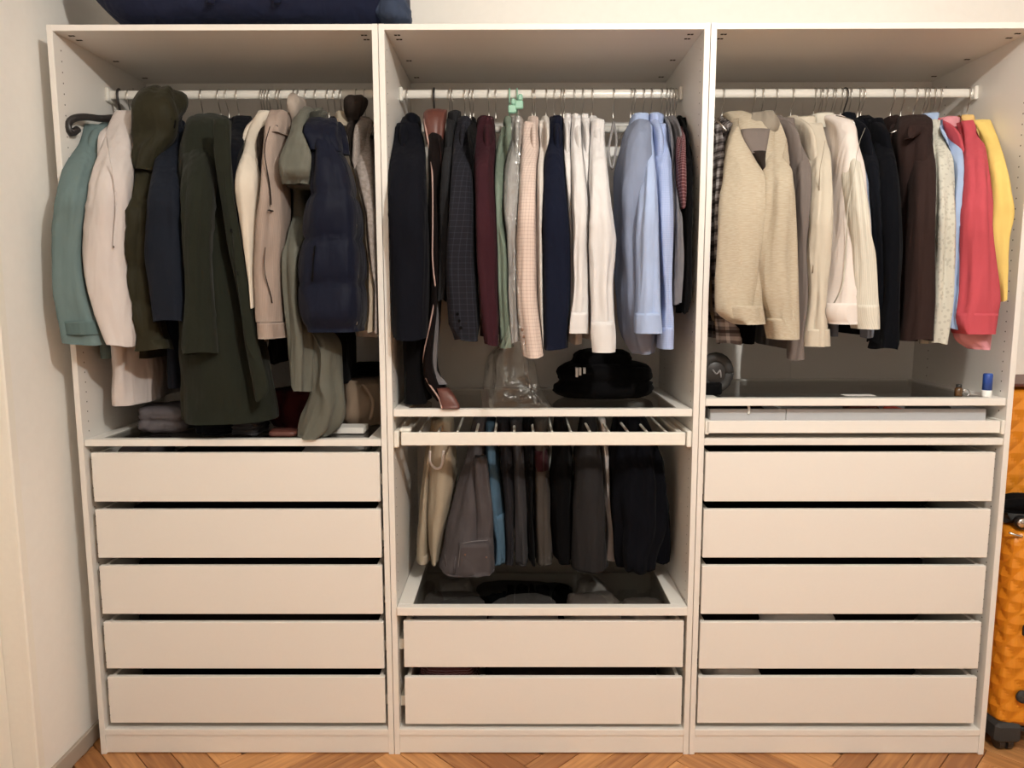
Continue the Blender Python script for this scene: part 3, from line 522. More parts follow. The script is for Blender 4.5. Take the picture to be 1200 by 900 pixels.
  ("L","collar","black_cloth",[(1261,270,2086,22,69),(1261,270,2111,21,66),(1261,265,2130,18,60),(1261,265,2136,16,57),(1261,260,2132,14,51),(1261,260,2096,13,48)],{"f": 0.002,"k": 3,"e": 2.2,"op": 2,"lin": 1}),
 ]),
 ('jacket','jacket','burgundy wool jacket in the middle unit','burgundy jacket',(1322, 'wire', 0.1),[
  ("L","sleeve","burgundy",[(1315,200,2126,21,33),(1310,164,2051,35,38),(1311,56,1939,31,52),(1315,0,1802,33,55),(1319,0,1671,35,55),(1325,0,1566,31,55),(1332,0,1459,26,55),(1335,0,1397,18,55)],{"f": 0.004,"k": 4,"e": 2.5,"sl": 1}),
  ("L","body","burgundy",[(1322,290,2149,16,40),(1322,290,2127,21,85),(1322,285,2094,19,145),(1322,280,2049,20,181),(1322,275,1929,20,195),(1322,275,1731,22,195),(1322,275,1413,25,195)],{"f": 0.004,"k": 5,"e": 2.6,"op": 2}),
  ("L","collar","burgundy",[(1307,270,2091,31,69),(1307,270,2116,29,66),(1307,265,2135,25,60),(1307,265,2141,23,57),(1307,260,2137,20,51),(1307,260,2101,17,48)],{"f": 0.002,"k": 3,"e": 2.2,"op": 2,"lin": 1}),
 ]),
 ('dress','dress','pale green dress in a clear plastic cover, on a mint green clip hanger','green dress',(1392, 'mint', 0.1),[
  ("L","sleeve","sage",[(1384,220,2103,17,27),(1363,152,1994,18,35),(1360,45,1885,15,45),(1358,20,1777,13,45),(1370,20,1672,23,45),(1374,20,1539,19,45),(1390,20,1387,27,45)],{"f": 0.004,"k": 4,"e": 2.3,"sl": 1}),
  ("L","body","sage",[(1392,290,2149,16,40),(1392,290,2127,21,85),(1392,285,2094,15,145),(1392,280,2049,16,181),(1392,275,1929,16,195),(1392,275,1724,18,195),(1392,275,1400,20,195)],{"f": 0.004,"k": 5,"e": 2.6,"op": 2}),
 ]),
 ('shirt','shirt','light grey shirt inside shiny dry-cleaning plastic next to the peach blazer','plastic-covered grey shirt',(1418, 'mint', 0.1),[
  ("L","sleeve","grey_shirt",[(1421,210,2128,14,27),(1412,173,2052,25,31),(1407,64,1940,30,43),(1401,10,1828,26,45),(1401,10,1737,16,45),(1404,10,1592,13,45),(1406,10,1404,11,45)],{"f": 0.006,"k": 4,"e": 2.3,"sl": 1}),
  ("L","body","grey_shirt",[(1418,290,2149,16,40),(1418,290,2127,21,85),(1418,285,2094,13,145),(1418,280,2049,14,181),(1418,275,1929,14,195),(1418,275,1731,15,195),(1418,275,1413,18,195)],{"f": 0.004,"k": 5,"e": 2.6,"op": 2}),
  ("L","collar","grey_shirt",[(1412,270,2080,22,69),(1412,270,2105,21,66),(1412,265,2124,18,60),(1412,265,2130,16,57),(1412,260,2126,14,51),(1412,260,2090,13,48)],{"f": 0.002,"k": 3,"e": 2.2,"op": 2,"lin": 1}),
  ("L","plastic_cover","plastic",[(1416,0,2082,22,75),(1404,0,2006,39,75),(1395,0,1879,46,75),(1393,0,1723,40,75),(1394,0,1566,36,75),(1395,0,1405,49,75),(1396,0,1296,64,75),(1403,0,1236,84,75),(1417,0,1197,93,75)],{"f": 0.012,"k": 6,"e": 2.3,"thin": 1}),
 ]),
 ('blazer','jacket','pale peach checked blazer with three brown cuff buttons','peach checked blazer',(1470, 'wire', 0.3),[
  ("L","sleeve","peach_check",[(1456,180,2108,18,33),(1458,157,2049,26,36),(1452,57,1939,27,50),(1447,-20,1799,27,55),(1445,-20,1670,30,55),(1447,-20,1539,31,55),(1457,-20,1446,32,55),(1468,-20,1361,32,55)],{"f": 0.002,"k": 4,"e": 2.6,"sl": 1}),
  ("L","body","peach_check",[(1471,290,2149,16,40),(1471,290,2127,21,85),(1471,285,2094,17,145),(1471,280,2049,18,181),(1471,275,1929,18,195),(1471,275,1717,20,195),(1471,275,1386,22,195)],{"f": 0.004,"k": 5,"e": 2.6,"op": 2}),
  ("L","collar","peach_check",[(1452,270,2072,27,69),(1452,270,2097,25,66),(1452,265,2116,22,60),(1452,265,2122,20,57),(1452,260,2118,17,51),(1452,260,2082,15,48)],{"f": 0.002,"k": 3,"e": 2.2,"op": 2,"lin": 1}),
  ("D","cuff_button","button_brown",[(1431,-62,1446),(1435,-64,1425),(1438,-65,1407)],6.5),
 ]),
 ('jacket','jacket','cream jacket showing as a narrow strip left of the navy blazer','narrow cream jacket',(1517, 'wire', 0.3),[
  ("L","sleeve","cream",[(1502,220,2111,19,27),(1499,199,2057,16,29),(1489,39,1884,13,45),(1490,20,1672,13,45),(1493,20,1512,11,45),(1499,20,1390,11,45)],{"f": 0.002,"k": 4,"e": 2.3,"sl": 1}),
  ("L","body","cream",[(1517,290,2149,16,40),(1517,290,2127,21,85),(1517,285,2094,13,145),(1517,280,2049,14,181),(1517,275,1929,14,195),(1517,275,1724,15,195),(1517,275,1400,18,195)],{"f": 0.004,"k": 5,"e": 2.6,"op": 2}),
  ("L","collar","cream",[(1501,270,2075,25,69),(1501,270,2100,23,66),(1501,265,2119,20,60),(1501,265,2125,18,57),(1501,260,2121,16,51),(1501,260,2085,14,48)],{"f": 0.002,"k": 3,"e": 2.2,"op": 2,"lin": 1}),
 ]),
 ('blazer','jacket','plain navy blazer beside the row of white shirts','plain navy blazer',(1546, 'wire', 0.1),[
  ("L","sleeve","navy_blazer",[(1549,200,2126,18,33),(1541,165,2050,28,38),(1534,90,1970,33,48),(1533,0,1801,40,55),(1538,0,1671,44,55),(1540,0,1539,43,55),(1538,0,1383,38,55)],{"f": 0.002,"k": 4,"e": 2.6,"sl": 1}),
  ("L","body","navy_blazer",[(1547,290,2149,16,40),(1547,290,2127,21,85),(1547,285,2094,19,145),(1547,280,2049,20,181),(1547,275,1929,20,195),(1547,275,1724,22,195),(1547,275,1400,25,195)],{"f": 0.004,"k": 5,"e": 2.6,"op": 2}),
  ("L","collar","navy_blazer",[(1550,270,2091,31,69),(1550,270,2116,29,66),(1550,265,2135,25,60),(1550,265,2141,23,57),(1550,260,2137,20,51),(1550,260,2101,17,48)],{"f": 0.002,"k": 3,"e": 2.2,"op": 2,"lin": 1}),
 ]),
 ('dress_shirt','shirt','white dress shirt directly right of the navy blazer, first of the four white shirts','first white shirt',(1578, 'wire', 0.2),[
  ("L","sleeve","white_shirt",[(1589,220,2130,17,24),(1584,177,2053,20,28),(1580,60,1939,17,39),(1596,20,1777,19,40),(1605,20,1619,22,40),(1603,20,1458,20,40)],{"f": 0.003,"k": 5,"e": 2.3,"sl": 1}),
  ("L","body","white_shirt",[(1579,290,2149,16,40),(1579,290,2127,21,85),(1579,285,2094,13,145),(1579,280,2049,14,181),(1579,275,1929,14,195),(1579,275,1738,15,195),(1579,275,1427,18,195)],{"f": 0.004,"k": 5,"e": 2.6,"op": 2}),
  ("L","collar","white_shirt",[(1590,270,2097,27,69),(1590,270,2122,25,66),(1590,265,2141,22,60),(1590,265,2147,20,57),(1590,260,2143,17,51),(1590,260,2107,15,48)],{"f": 0.002,"k": 3,"e": 2.2,"op": 2,"lin": 1}),
 ]),
 ('dress_shirt','shirt','white dress shirt with a round barrel cuff, second of the four white shirts','second white shirt',(1613, 'wire', 0.2),[
  ("L","sleeve","white_shirt",[(1614,185,2122,14,27),(1608,145,2047,18,32),(1605,32,1934,20,43),(1609,-15,1800,24,45),(1607,-15,1670,26,45),(1607,-15,1565,28,45),(1604,-15,1502,32,45),(1599,-15,1433,37,45)],{"f": 0.003,"k": 6,"e": 2.3,"sl": 1,"cuff": 1.502}),
  ("L","body","white_shirt",[(1613,290,2149,16,40),(1613,290,2127,21,85),(1613,285,2094,13,145),(1613,280,2049,14,191),(1613,265,1929,14,205),(1613,265,1719,15,205),(1613,265,1390,18,205)],{"f": 0.004,"k": 5,"e": 2.6,"op": 2}),
  ("L","collar","white_shirt",[(1615,270,2097,25,69),(1615,270,2122,23,66),(1615,265,2141,20,60),(1615,265,2147,18,57),(1615,260,2143,16,51),(1615,260,2107,14,48)],{"f": 0.002,"k": 3,"e": 2.2,"op": 2,"lin": 1}),
  ("D","cuff_button","button_white",[(1613,-60,1461)],4.0),
 ]),
 ('dress_shirt','shirt','third of four white shirts, sleeve behind the last one','third white shirt',(1642, 'wire', 0.2),[
  ("L","sleeve","white_shirt",[(1648,215,2129,17,24),(1641,177,2053,21,28),(1639,67,1940,22,38),(1657,15,1776,27,40),(1678,15,1592,35,40),(1698,15,1471,27,40),(1710,15,1412,22,40)],{"f": 0.003,"k": 5,"e": 2.3,"sl": 1}),
  ("L","body","white_shirt",[(1643,290,2149,16,40),(1643,290,2127,21,85),(1643,285,2094,13,145),(1643,280,2049,14,181),(1643,275,1929,14,195),(1643,275,1735,15,195),(1643,275,1422,18,195)],{"f": 0.004,"k": 5,"e": 2.6,"op": 2}),
  ("L","collar","white_shirt",[(1644,270,2097,27,69),(1644,270,2122,25,66),(1644,265,2141,22,60),(1644,265,2147,20,57),(1644,260,2143,17,51),(1644,260,2107,15,48)],{"f": 0.002,"k": 3,"e": 2.2,"op": 2,"lin": 1}),
 ]),
 ('dress_shirt','shirt','last of the four white dress shirts, its cuff hanging lowest over the black bundle','fourth white shirt',(1674, 'wire', 0.2),[
  ("L","sleeve","white_shirt",[(1682,170,2113,21,30),(1676,140,2045,23,34),(1668,36,1935,27,46),(1667,-30,1798,36,50),(1671,-30,1708,45,50),(1667,-30,1591,40,50),(1673,-30,1486,38,50),(1676,-30,1433,41,50),(1683,-30,1375,35,50)],{"f": 0.004,"k": 6,"e": 2.3,"sl": 1,"cuff": 1.47}),
  ("L","body","white_shirt",[(1675,290,2149,16,40),(1675,290,2127,21,85),(1675,285,2094,17,145),(1675,280,2049,18,181),(1675,275,1929,18,195),(1675,275,1724,20,195),(1675,275,1400,22,195)],{"f": 0.004,"k": 5,"e": 2.6,"op": 2}),
  ("L","collar","white_shirt",[(1678,270,2083,35,69),(1678,270,2108,32,66),(1678,265,2127,28,60),(1678,265,2133,25,57),(1678,260,2129,22,51),(1678,260,2093,20,48)],{"f": 0.002,"k": 3,"e": 2.2,"op": 2,"lin": 1}),
  ("D","cuff_button","button_white",[(1693,-80,1410)],4.0),
 ]),
 ('dress_shirt','shirt','slate blue shirt with a pale sleeve in front, right of the empty hanger','slate blue shirt',(1817, 'wire', 0.3),[
  ("L","body","slate_blue",[(1819,200,2109,28,80),(1805,150,2047,40,110),(1795,120,1948,52,120),(1792,100,1811,55,120),(1797,100,1675,53,120),(1805,100,1537,53,120),(1819,100,1412,48,100),(1829,100,1361,28,80)],{"f": 0.006,"k": 5,"e": 2.3,"op": 1}),
  ("L","sleeve","light_blue",[(1842,170,2097,17,30),(1841,149,2047,18,33),(1826,36,1935,20,46),(1816,-30,1798,26,50),(1816,-30,1721,30,50),(1820,-30,1591,34,50),(1821,-30,1499,36,50),(1824,-30,1433,37,50)],{"f": 0.004,"k": 4,"e": 2.3,"sl": 1,"cuff": 1.497}),
  ("L","collar","light_blue",[(1832,270,2100,38,69),(1832,270,2125,34,66),(1832,265,2144,30,60),(1832,265,2150,27,57),(1832,260,2146,23,51),(1832,260,2110,21,48)],{"f": 0.002,"k": 3,"e": 2.2,"op": 2,"lin": 1}),
 ]),
 ('dress_shirt','shirt','light blue dress shirt with a rolled narrow cuff, second of the two blue shirts','light blue shirt',(1875, 'wire', 0.2),[
  ("L","sleeve","light_blue2",[(1901,200,2106,20,27),(1897,180,2053,27,29),(1879,76,1941,26,41),(1871,0,1801,24,45),(1877,0,1670,19,45),(1883,0,1538,13,45),(1885,0,1464,19,45),(1885,0,1383,20,45)],{"f": 0.003,"k": 4,"e": 2.3,"sl": 1,"cuff": 1.461}),
  ("L","body","light_blue2",[(1875,290,2149,16,40),(1875,290,2127,21,85),(1875,285,2094,19,145),(1875,280,2049,20,181),(1875,275,1929,20,195),(1875,275,1731,22,195),(1875,275,1413,25,195)],{"f": 0.004,"k": 5,"e": 2.6,"op": 2}),
  ("L","collar","light_blue2",[(1881,270,2100,38,69),(1881,270,2125,34,66),(1881,265,2144,30,60),(1881,265,2150,27,57),(1881,260,2146,23,51),(1881,260,2110,21,48)],{"f": 0.002,"k": 3,"e": 2.2,"op": 2,"lin": 1}),
 ]),
 ('blouse','shirt','grey satin blouse beside the light blue shirt','grey satin blouse',(1910, 'wire', 0.1),[
  ("L","sleeve","grey_satin",[(1932,230,2118,17,24),(1927,138,2004,17,33),(1914,30,1804,13,40),(1919,30,1672,12,40),(1920,30,1522,9,40)],{"f": 0.006,"k": 5,"e": 2.3,"sl": 1}),
  ("L","body","grey_satin",[(1910,290,2149,16,40),(1910,290,2127,21,85),(1910,285,2094,11,145),(1910,280,2049,12,181),(1910,275,1929,12,195),(1910,275,1793,13,195),(1910,275,1538,15,195)],{"f": 0.004,"k": 5,"e": 2.6,"op": 2}),
 ]),
 ('vest','vest','dark red checked vest with a grey edge near the right end of the middle rail','red checked vest',(1939, 'wire', 0.1),[
  ("L","front","red_check",[(1966,220,2102,13,27),(1937,90,2022,12,41),(1922,20,1932,13,45),(1926,20,1855,12,45),(1928,20,1816,8,45)],{"f": 0.002,"k": 4,"e": 2.3,"sl": 1}),
  ("L","body","grey_mid",[(1939,290,2149,16,40),(1939,290,2127,21,85),(1939,285,2094,11,145),(1939,280,2049,12,181),(1939,275,1929,12,195),(1939,275,1942,13,195),(1939,275,1836,15,195)],{"f": 0.004,"k": 5,"e": 2.6,"op": 2}),
  ("T","edge_trim","grey_mid",[(1914,0,2060),(1903,0,1992),(1900,0,1916),(1910,0,1839),(1918,0,1811)],3.0),
 ]),
 ('jacket','jacket','black jacket at the right end of the middle rail, against the side panel','black jacket at the panel',(1959, 'wire', 0.1),[
  ("L","sleeve","black_cloth",[(1978,240,2134,16,30),(1978,193,2055,13,36),(1948,40,1883,12,50),(1950,40,1672,14,50),(1948,40,1538,19,50),(1940,40,1494,18,50)],{"f": 0.003,"k": 4,"e": 2.3,"sl": 1}),
  ("L","body","black_cloth",[(1960,290,2149,16,40),(1960,290,2127,21,85),(1960,285,2094,13,145),(1960,280,2049,14,181),(1960,275,1929,14,195),(1960,275,1780,15,195),(1960,275,1511,18,195)],{"f": 0.004,"k": 5,"e": 2.6,"op": 2}),
  ("L","collar","black_cloth",[(1958,270,2083,25,69),(1958,270,2108,23,66),(1958,265,2127,20,60),(1958,265,2133,18,57),(1958,260,2129,16,51),(1958,260,2093,14,48)],{"f": 0.002,"k": 3,"e": 2.2,"op": 2,"lin": 1}),
 ]),
 ('plaid_shirt','shirt','brown and white plaid shirt at the left end behind the oatmeal cardigan','plaid shirt',(2119, 'wire', 0.2),[
  ("L","sleeve","plaid",[(2103,250,2116,17,30),(2100,217,2046,20,34),(2075,122,1948,21,45),(2059,50,1805,22,50),(2070,50,1619,27,50),(2086,50,1497,33,50),(2103,50,1395,36,50)],{"f": 0.005,"k": 4,"e": 2.3,"sl": 1}),
  ("L","body","plaid",[(2119,290,2149,16,40),(2119,290,2127,21,85),(2119,285,2094,19,145),(2119,280,2049,20,98),(2119,365,1929,20,105),(2119,365,1724,22,105),(2119,365,1399,25,105)],{"f": 0.004,"k": 5,"e": 2.6,"op": 2}),
 ]),
 ('cardigan','cardigan','oatmeal knit cardigan with an open V front facing the room','oatmeal cardigan',(2221, 'wire', 0.6),[
  ("L","body","oatmeal",[(2142,240,2150,37,50),(2189,200,2097,73,90),(2178,170,2023,77,100),(2163,130,1922,83,120),(2144,100,1810,82,130),(2131,80,1674,76,140),(2125,70,1551,74,140),(2141,70,1463,79,130)],{"f": 0.006,"k": 3,"e": 2.3,"op": 1}),
  ("L","front_panel","oatmeal",[(2109,160,2116,25,20),(2111,120,2075,18,25),(2108,60,2003,37,30),(2112,20,1932,61,35),(2119,-10,1886,80,40),(2103,-40,1796,79,40),(2089,-50,1668,69,40),(2080,-55,1552,63,40),(2079,-55,1468,51,40)],{"f": 0,"k": 3,"e": 2.3}),
  ("L","sleeve","oatmeal",[(2251,155,2103,21,30),(2255,127,2042,32,34),(2232,49,1962,40,43),(2212,-25,1887,42,50),(2209,-45,1795,47,50),(2208,-45,1668,59,50),(2218,-45,1551,56,50),(2231,-45,1486,46,50),(2242,-45,1415,38,50)],{"f": 0.005,"k": 4,"e": 2.3,"sl": 1,"cuff": 1.486}),
  ("L","hem_band","oatmeal",[(2106,0,1517,70,105),(2116,0,1461,70,105)],{"f": 0.004,"k": 3,"e": 2.3}),
  ("L","hood","oatmeal_dark",[(2223,200,2138,38,60),(2217,170,2099,52,70),(2211,160,2062,47,60),(2201,170,2047,22,40)],{"f": 0.004,"k": 4,"e": 2.3}),
  ("L","neck_lining","taupe",[(2172,90,2069,46,20),(2166,60,2026,37,20),(2168,40,1986,23,20)],{"f": 0,"k": 4,"e": 2.3}),  # inner neck, given a darker colour for the shade within the V
  ("L","neck_shadow","brown_dark",[(2168,40,1992,23,20),(2174,30,1959,12,20),(2181,20,1924,5,15)],{"f": 0,"k": 4,"e": 2.3}),  # dark sheet standing in for the shade deep in the V
 ]),
 ('jacket','jacket','black jacket hidden behind the oatmeal cardigan, only its hem showing below','black jacket behind the cardigan',(2253, 'wire', 0.1),[
  ("L","body","black_cloth",[(2253,290,2149,16,40),(2253,290,2127,21,85),(2251,285,2094,15,145),(2248,280,2049,16,98),(2241,345,1929,16,105),(2233,345,1713,18,105),(2233,345,1377,20,105)],{"f": 0.004,"k": 5,"e": 2.6,"op": 2}),
 ]),
 ('sweater','sweater','brown-grey ribbed sweater with one long narrow sleeve, right of the oatmeal cardigan','brown-grey sweater',(2299, 'wire', 0.2),[
  ("L","sleeve","taupe",[(2314,230,2131,40,27),(2337,208,2071,28,30),(2342,157,2007,24,35),(2318,70,1913,23,44),(2308,30,1803,23,45),(2316,30,1671,24,45),(2321,30,1537,23,45),(2316,30,1429,27,45),(2311,30,1347,29,45)],{"f": 0.003,"k": 4,"e": 2.3,"sl": 1}),
  ("L","body","taupe",[(2300,290,2149,16,40),(2300,290,2127,21,85),(2303,285,2094,24,145),(2307,280,2049,25,181),(2318,275,1929,25,195),(2330,275,1710,28,195),(2330,275,1372,31,195)],{"f": 0.004,"k": 5,"e": 2.6,"op": 2}),
  ("L","collar","taupe",[(2281,270,2086,38,69),(2281,270,2111,34,66),(2281,265,2130,30,60),(2281,265,2136,27,57),(2281,260,2132,23,51),(2281,260,2096,21,48)],{"f": 0.002,"k": 3,"e": 2.2,"op": 2,"lin": 1}),
 ]),
 ('shirt','shirt','sand shirt between the brown-grey sweater and the cream corduroy shirt','sand shirt',(2354, 'wire', 0.3),[
  ("L","sleeve","sand",[(2402,205,2109,40,27),(2410,182,2052,34,30),(2375,77,1940,30,41),(2350,5,1800,32,45),(2349,5,1670,32,45),(2353,5,1538,24,45),(2356,5,1449,36,45),(2357,5,1390,40,45)],{"f": 0.005,"k": 4,"e": 2.3,"sl": 1,"cuff": 1.444}),
  ("L","body","sand",[(2355,290,2149,16,40),(2355,290,2127,21,85),(2358,285,2094,19,145),(2362,280,2049,20,181),(2373,275,1929,20,195),(2385,275,1738,22,195),(2385,275,1427,25,195)],{"f": 0.004,"k": 5,"e": 2.6,"op": 2}),
  ("L","collar","sand",[(2380,270,2086,56,80),(2380,270,2111,52,77),(2380,265,2130,45,70),(2380,265,2136,40,66),(2380,260,2132,35,60),(2380,260,2096,32,56)],{"f": 0.002,"k": 3,"e": 2.2,"op": 2,"lin": 1}),
  ("T","placket","sand_dark",[(2317,-45,2008),(2344,-11,1850),(2326,-32,1616)],2.0),
 ]),
 ('corduroy_shirt','shirt','cream corduroy shirt with pale pink-beige front and one ribbed sleeve','cream corduroy shirt',(2447, 'wire', 0.3),[
  ("L","body","pink_beige",[(2465,240,2135,39,60),(2468,180,2092,36,90),(2463,130,2015,32,100),(2458,100,1944,38,110),(2457,80,1808,52,120),(2453,60,1672,60,120),(2451,50,1551,64,120),(2446,50,1466,63,110)],{"f": 0.005,"k": 3,"e": 2.3,"op": 1}),
  ("L","sleeve","cream_cord",[(2493,160,2099,17,30),(2490,134,2043,17,33),(2449,18,1931,21,47),(2445,-40,1796,25,50),(2466,-40,1668,29,50),(2481,-40,1551,31,50),(2487,-40,1499,34,50),(2496,-40,1446,30,50)],{"f": 0.004,"k": 4,"e": 2.3,"sl": 1,"cuff": 1.525}),
  ("L","collar","cream_cord",[(2443,270,2097,56,80),(2443,270,2122,52,77),(2443,265,2141,45,70),(2443,265,2147,40,66),(2443,260,2143,35,60),(2443,260,2107,32,56)],{"f": 0.002,"k": 3,"e": 2.2,"op": 2,"lin": 1}),
  ("L","hem_band","pink_beige",[(2421,0,1524,56,80),(2422,0,1460,56,80)],{"f": 0.004,"k": 3,"e": 2.3}),
  ("T","placket","cream_cord",[(2377,-55,2043),(2371,-55,1919),(2366,-55,1667),(2358,-54,1525)],2.2),
 ]),
 ('denim_shirt','shirt','washed blue denim shirt showing as a thin strip behind the cream corduroy shirt','denim shirt',(2491, 'wire', 0.1),[
  ("L","sleeve","denim_light",[(2555,240,2105,19,24),(2552,199,2028,16,28),(2513,83,1914,12,39),(2511,40,1777,11,40),(2539,40,1591,12,40),(2556,40,1415,22,40)],{"f": 0.005,"k": 4,"e": 2.3,"sl": 1}),
  ("L","body","denim_light",[(2491,290,2149,16,40),(2491,290,2127,21,85),(2493,285,2094,13,145),(2496,280,2049,14,126),(2503,335,1929,14,135),(2511,335,1727,15,135),(2511,335,1406,18,135)],{"f": 0.004,"k": 5,"e": 2.6,"op": 2}),
 ]),
 ('jacket','jacket','blue-black jacket on a dark wire hanger, left of the plain black jacket','blue-black jacket on dark hanger',(2534, 'dark', 0.4),[
  ("L","sleeve","black_navy",[(2562,220,2122,21,27),(2568,188,2053,24,31),(2534,78,1940,20,42),(2524,20,1802,16,45),(2541,20,1670,15,45),(2553,20,1537,16,45),(2560,20,1402,18,45)],{"f": 0.003,"k": 4,"e": 2.3,"sl": 1}),
  ("L","body","black_navy",[(2535,290,2149,16,40),(2535,290,2127,21,85),(2537,285,2094,19,145),(2540,280,2049,20,181),(2547,275,1929,20,195),(2555,275,1738,22,195),(2555,275,1427,25,195)],{"f": 0.004,"k": 5,"e": 2.6,"op": 2}),
  ("L","collar","black_navy",[(2519,270,2100,44,69),(2519,270,2125,40,66),(2519,265,2144,35,60),(2519,265,2150,32,57),(2519,260,2146,27,51),(2519,260,2110,24,48)],{"f": 0.002,"k": 3,"e": 2.2,"op": 2,"lin": 1}),
 ]),
 ('jacket','jacket','plain black jacket left of the chocolate brown one in the right unit','plain black jacket',(2593, 'wire', 0.3),[
  ("L","sleeve","black_navy2",[(2599,200,2123,20,30),(2606,165,2048,25,35),(2576,59,1937,28,47),(2559,0,1799,32,50),(2570,0,1669,32,50),(2575,0,1537,27,50),(2570,0,1382,42,50)],{"f": 0.003,"k": 4,"e": 2.3,"sl": 1}),
  ("L","body","black_navy2",[(2593,290,2149,16,40),(2593,290,2127,21,85),(2595,285,2094,21,145),(2598,280,2049,22,181),(2605,275,1929,22,195),(2613,275,1731,24,195),(2613,275,1413,27,195)],{"f": 0.004,"k": 5,"e": 2.6,"op": 2}),
  ("L","collar","black_navy2",[(2583,270,2083,44,69),(2583,270,2108,40,66),(2583,265,2127,35,60),(2583,265,2133,32,57),(2583,260,2129,27,51),(2583,260,2093,24,48)],{"f": 0.002,"k": 3,"e": 2.2,"op": 2,"lin": 1}),
 ]),
 ('blazer','jacket','chocolate brown blazer with a notched collar in the right unit','chocolate brown blazer',(2694, 'wire', 0.3),[
  ("L","sleeve","chocolate",[(2729,170,2111,24,30),(2720,137,2043,30,34),(2673,27,1932,29,47),(2649,-30,1796,30,50),(2654,-30,1668,34,50),(2662,-30,1538,36,50),(2661,-30,1411,40,50)],{"f": 0.003,"k": 4,"e": 2.6,"sl": 1}),
  ("L","front","chocolate",[(2722,220,2133,37,50),(2699,160,2088,47,80),(2677,120,2013,41,90),(2665,90,1862,25,90),(2656,70,1672,25,90),(2658,60,1482,30,90),(2663,60,1405,25,80)],{"f": 0.004,"k": 4,"e": 2.3}),
  ("L","body","chocolate",[(2695,290,2149,16,40),(2695,290,2127,21,85),(2697,285,2094,19,145),(2700,280,2049,20,181),(2707,275,1929,20,195),(2715,275,1731,22,195),(2715,275,1413,25,195)],{"f": 0.004,"k": 5,"e": 2.6,"op": 2}),
  ("L","collar","chocolate",[(2717,270,2086,44,69),(2717,270,2111,40,66),(2717,265,2130,35,60),(2717,265,2136,32,57),(2717,260,2132,27,51),(2717,260,2096,24,48)],{"f": 0.002,"k": 3,"e": 2.2,"op": 2,"lin": 1}),
  ("L","lapel","chocolate",[(2642,40,2068,34,15),(2642,40,2047,25,15),(2631,40,2029,11,15)],{"f": 0.001,"k": 4,"e": 2.3}),
 ]),
 ('shirt','shirt','pale olive printed shirt next to the chocolate brown blazer','olive print shirt',(2729, 'wire', 0.1),[
  ("L","sleeve","olive_print",[(2779,190,2115,24,27),(2790,170,2062,24,29),(2756,82,1966,28,39),(2719,-10,1798,29,45),(2724,-10,1669,28,45),(2727,-10,1537,27,45),(2726,-10,1399,19,45)],{"f": 0.007,"k": 5,"e": 2.3,"sl": 1}),
  ("L","body","olive_print",[(2729,290,2149,16,40),(2729,290,2127,21,85),(2731,285,2094,17,145),(2734,280,2049,18,181),(2741,275,1929,18,195),(2749,275,1731,20,195),(2749,275,1413,22,195)],{"f": 0.004,"k": 5,"e": 2.6,"op": 2}),
  ("L","collar","white_shirt",[(2763,270,2080,38,69),(2763,270,2105,34,66),(2763,265,2124,30,60),(2763,265,2130,27,57),(2763,260,2126,23,51),(2763,260,2090,21,48)],{"f": 0.002,"k": 3,"e": 2.2,"op": 2,"lin": 1}),
 ]),
 ('shirt','shirt','sky blue cotton shirt between the printed shirt and the coral red one','sky blue shirt',(2772, 'wire', 0.2),[
  ("L","sleeve","sky_blue",[(2830,205,2119,28,27),(2850,182,2065,27,30),(2793,52,1935,24,43),(2774,5,1800,25,45),(2778,5,1669,25,45),(2781,5,1537,24,45),(2782,5,1446,19,45)],{"f": 0.004,"k": 4,"e": 2.3,"sl": 1}),
  ("L","body","sky_blue",[(2773,290,2149,16,40),(2773,290,2127,21,85),(2776,285,2094,19,145),(2780,280,2049,20,181),(2791,275,1929,20,195),(2803,275,1745,22,195),(2803,275,1441,25,195)],{"f": 0.004,"k": 5,"e": 2.6,"op": 2}),
  ("L","collar","sky_blue",[(2799,270,2097,44,75),(2799,270,2122,40,72),(2799,265,2141,35,65),(2799,265,2147,32,62),(2799,260,2143,27,55),(2799,260,2107,24,52)],{"f": 0.002,"k": 3,"e": 2.2,"op": 2,"lin": 1}),
 ]),
 ('shirt','shirt','coral red cotton shirt with wrinkled cuff and pink hem','coral red shirt',(2813, 'wire', 0.2),[
  ("L","sleeve","coral",[(2885,165,2107,26,30),(2891,145,2057,30,33),(2828,20,1930,33,47),(2806,-35,1795,39,50),(2821,-35,1667,47,50),(2834,-35,1537,58,50),(2829,-35,1485,59,50),(2824,-35,1430,61,50)],{"f": 0.005,"k": 5,"e": 2.3,"sl": 1,"cuff": 1.495}),
  ("L","body","coral",[(2814,290,2149,16,40),(2814,290,2127,21,85),(2819,285,2094,19,145),(2826,280,2049,20,181),(2844,275,1929,20,195),(2864,275,1745,22,195),(2864,275,1441,25,195)],{"f": 0.004,"k": 5,"e": 2.6,"op": 2}),
  ("L","collar","coral_pink",[(2865,270,2086,50,69),(2865,270,2111,46,66),(2865,265,2130,40,60),(2865,265,2136,36,57),(2865,260,2132,31,51),(2865,260,2096,28,48)],{"f": 0.002,"k": 3,"e": 2.2,"op": 2,"lin": 1}),
  ("L","inner_cuff","coral_pink",[(2844,-10,1449,55,40),(2850,-10,1409,50,40),(2869,-10,1380,24,40)],{"f": 0.003,"k": 4,"e": 2.3}),
 ]),
 ('shirt','shirt','bright yellow shirt at the right end of the right rail','yellow shirt',(2854, 'wire', 0.2),[
  ("L","sleeve","yellow",[(2943,200,2117,31,27),(2950,154,2045,22,32),(2894,23,1931,22,45),(2898,0,1837,29,45),(2904,0,1794,34,45),(2899,0,1721,29,45),(2906,0,1643,21,45),(2919,0,1532,9,45)],{"f": 0.003,"k": 4,"e": 2.3,"sl": 1}),
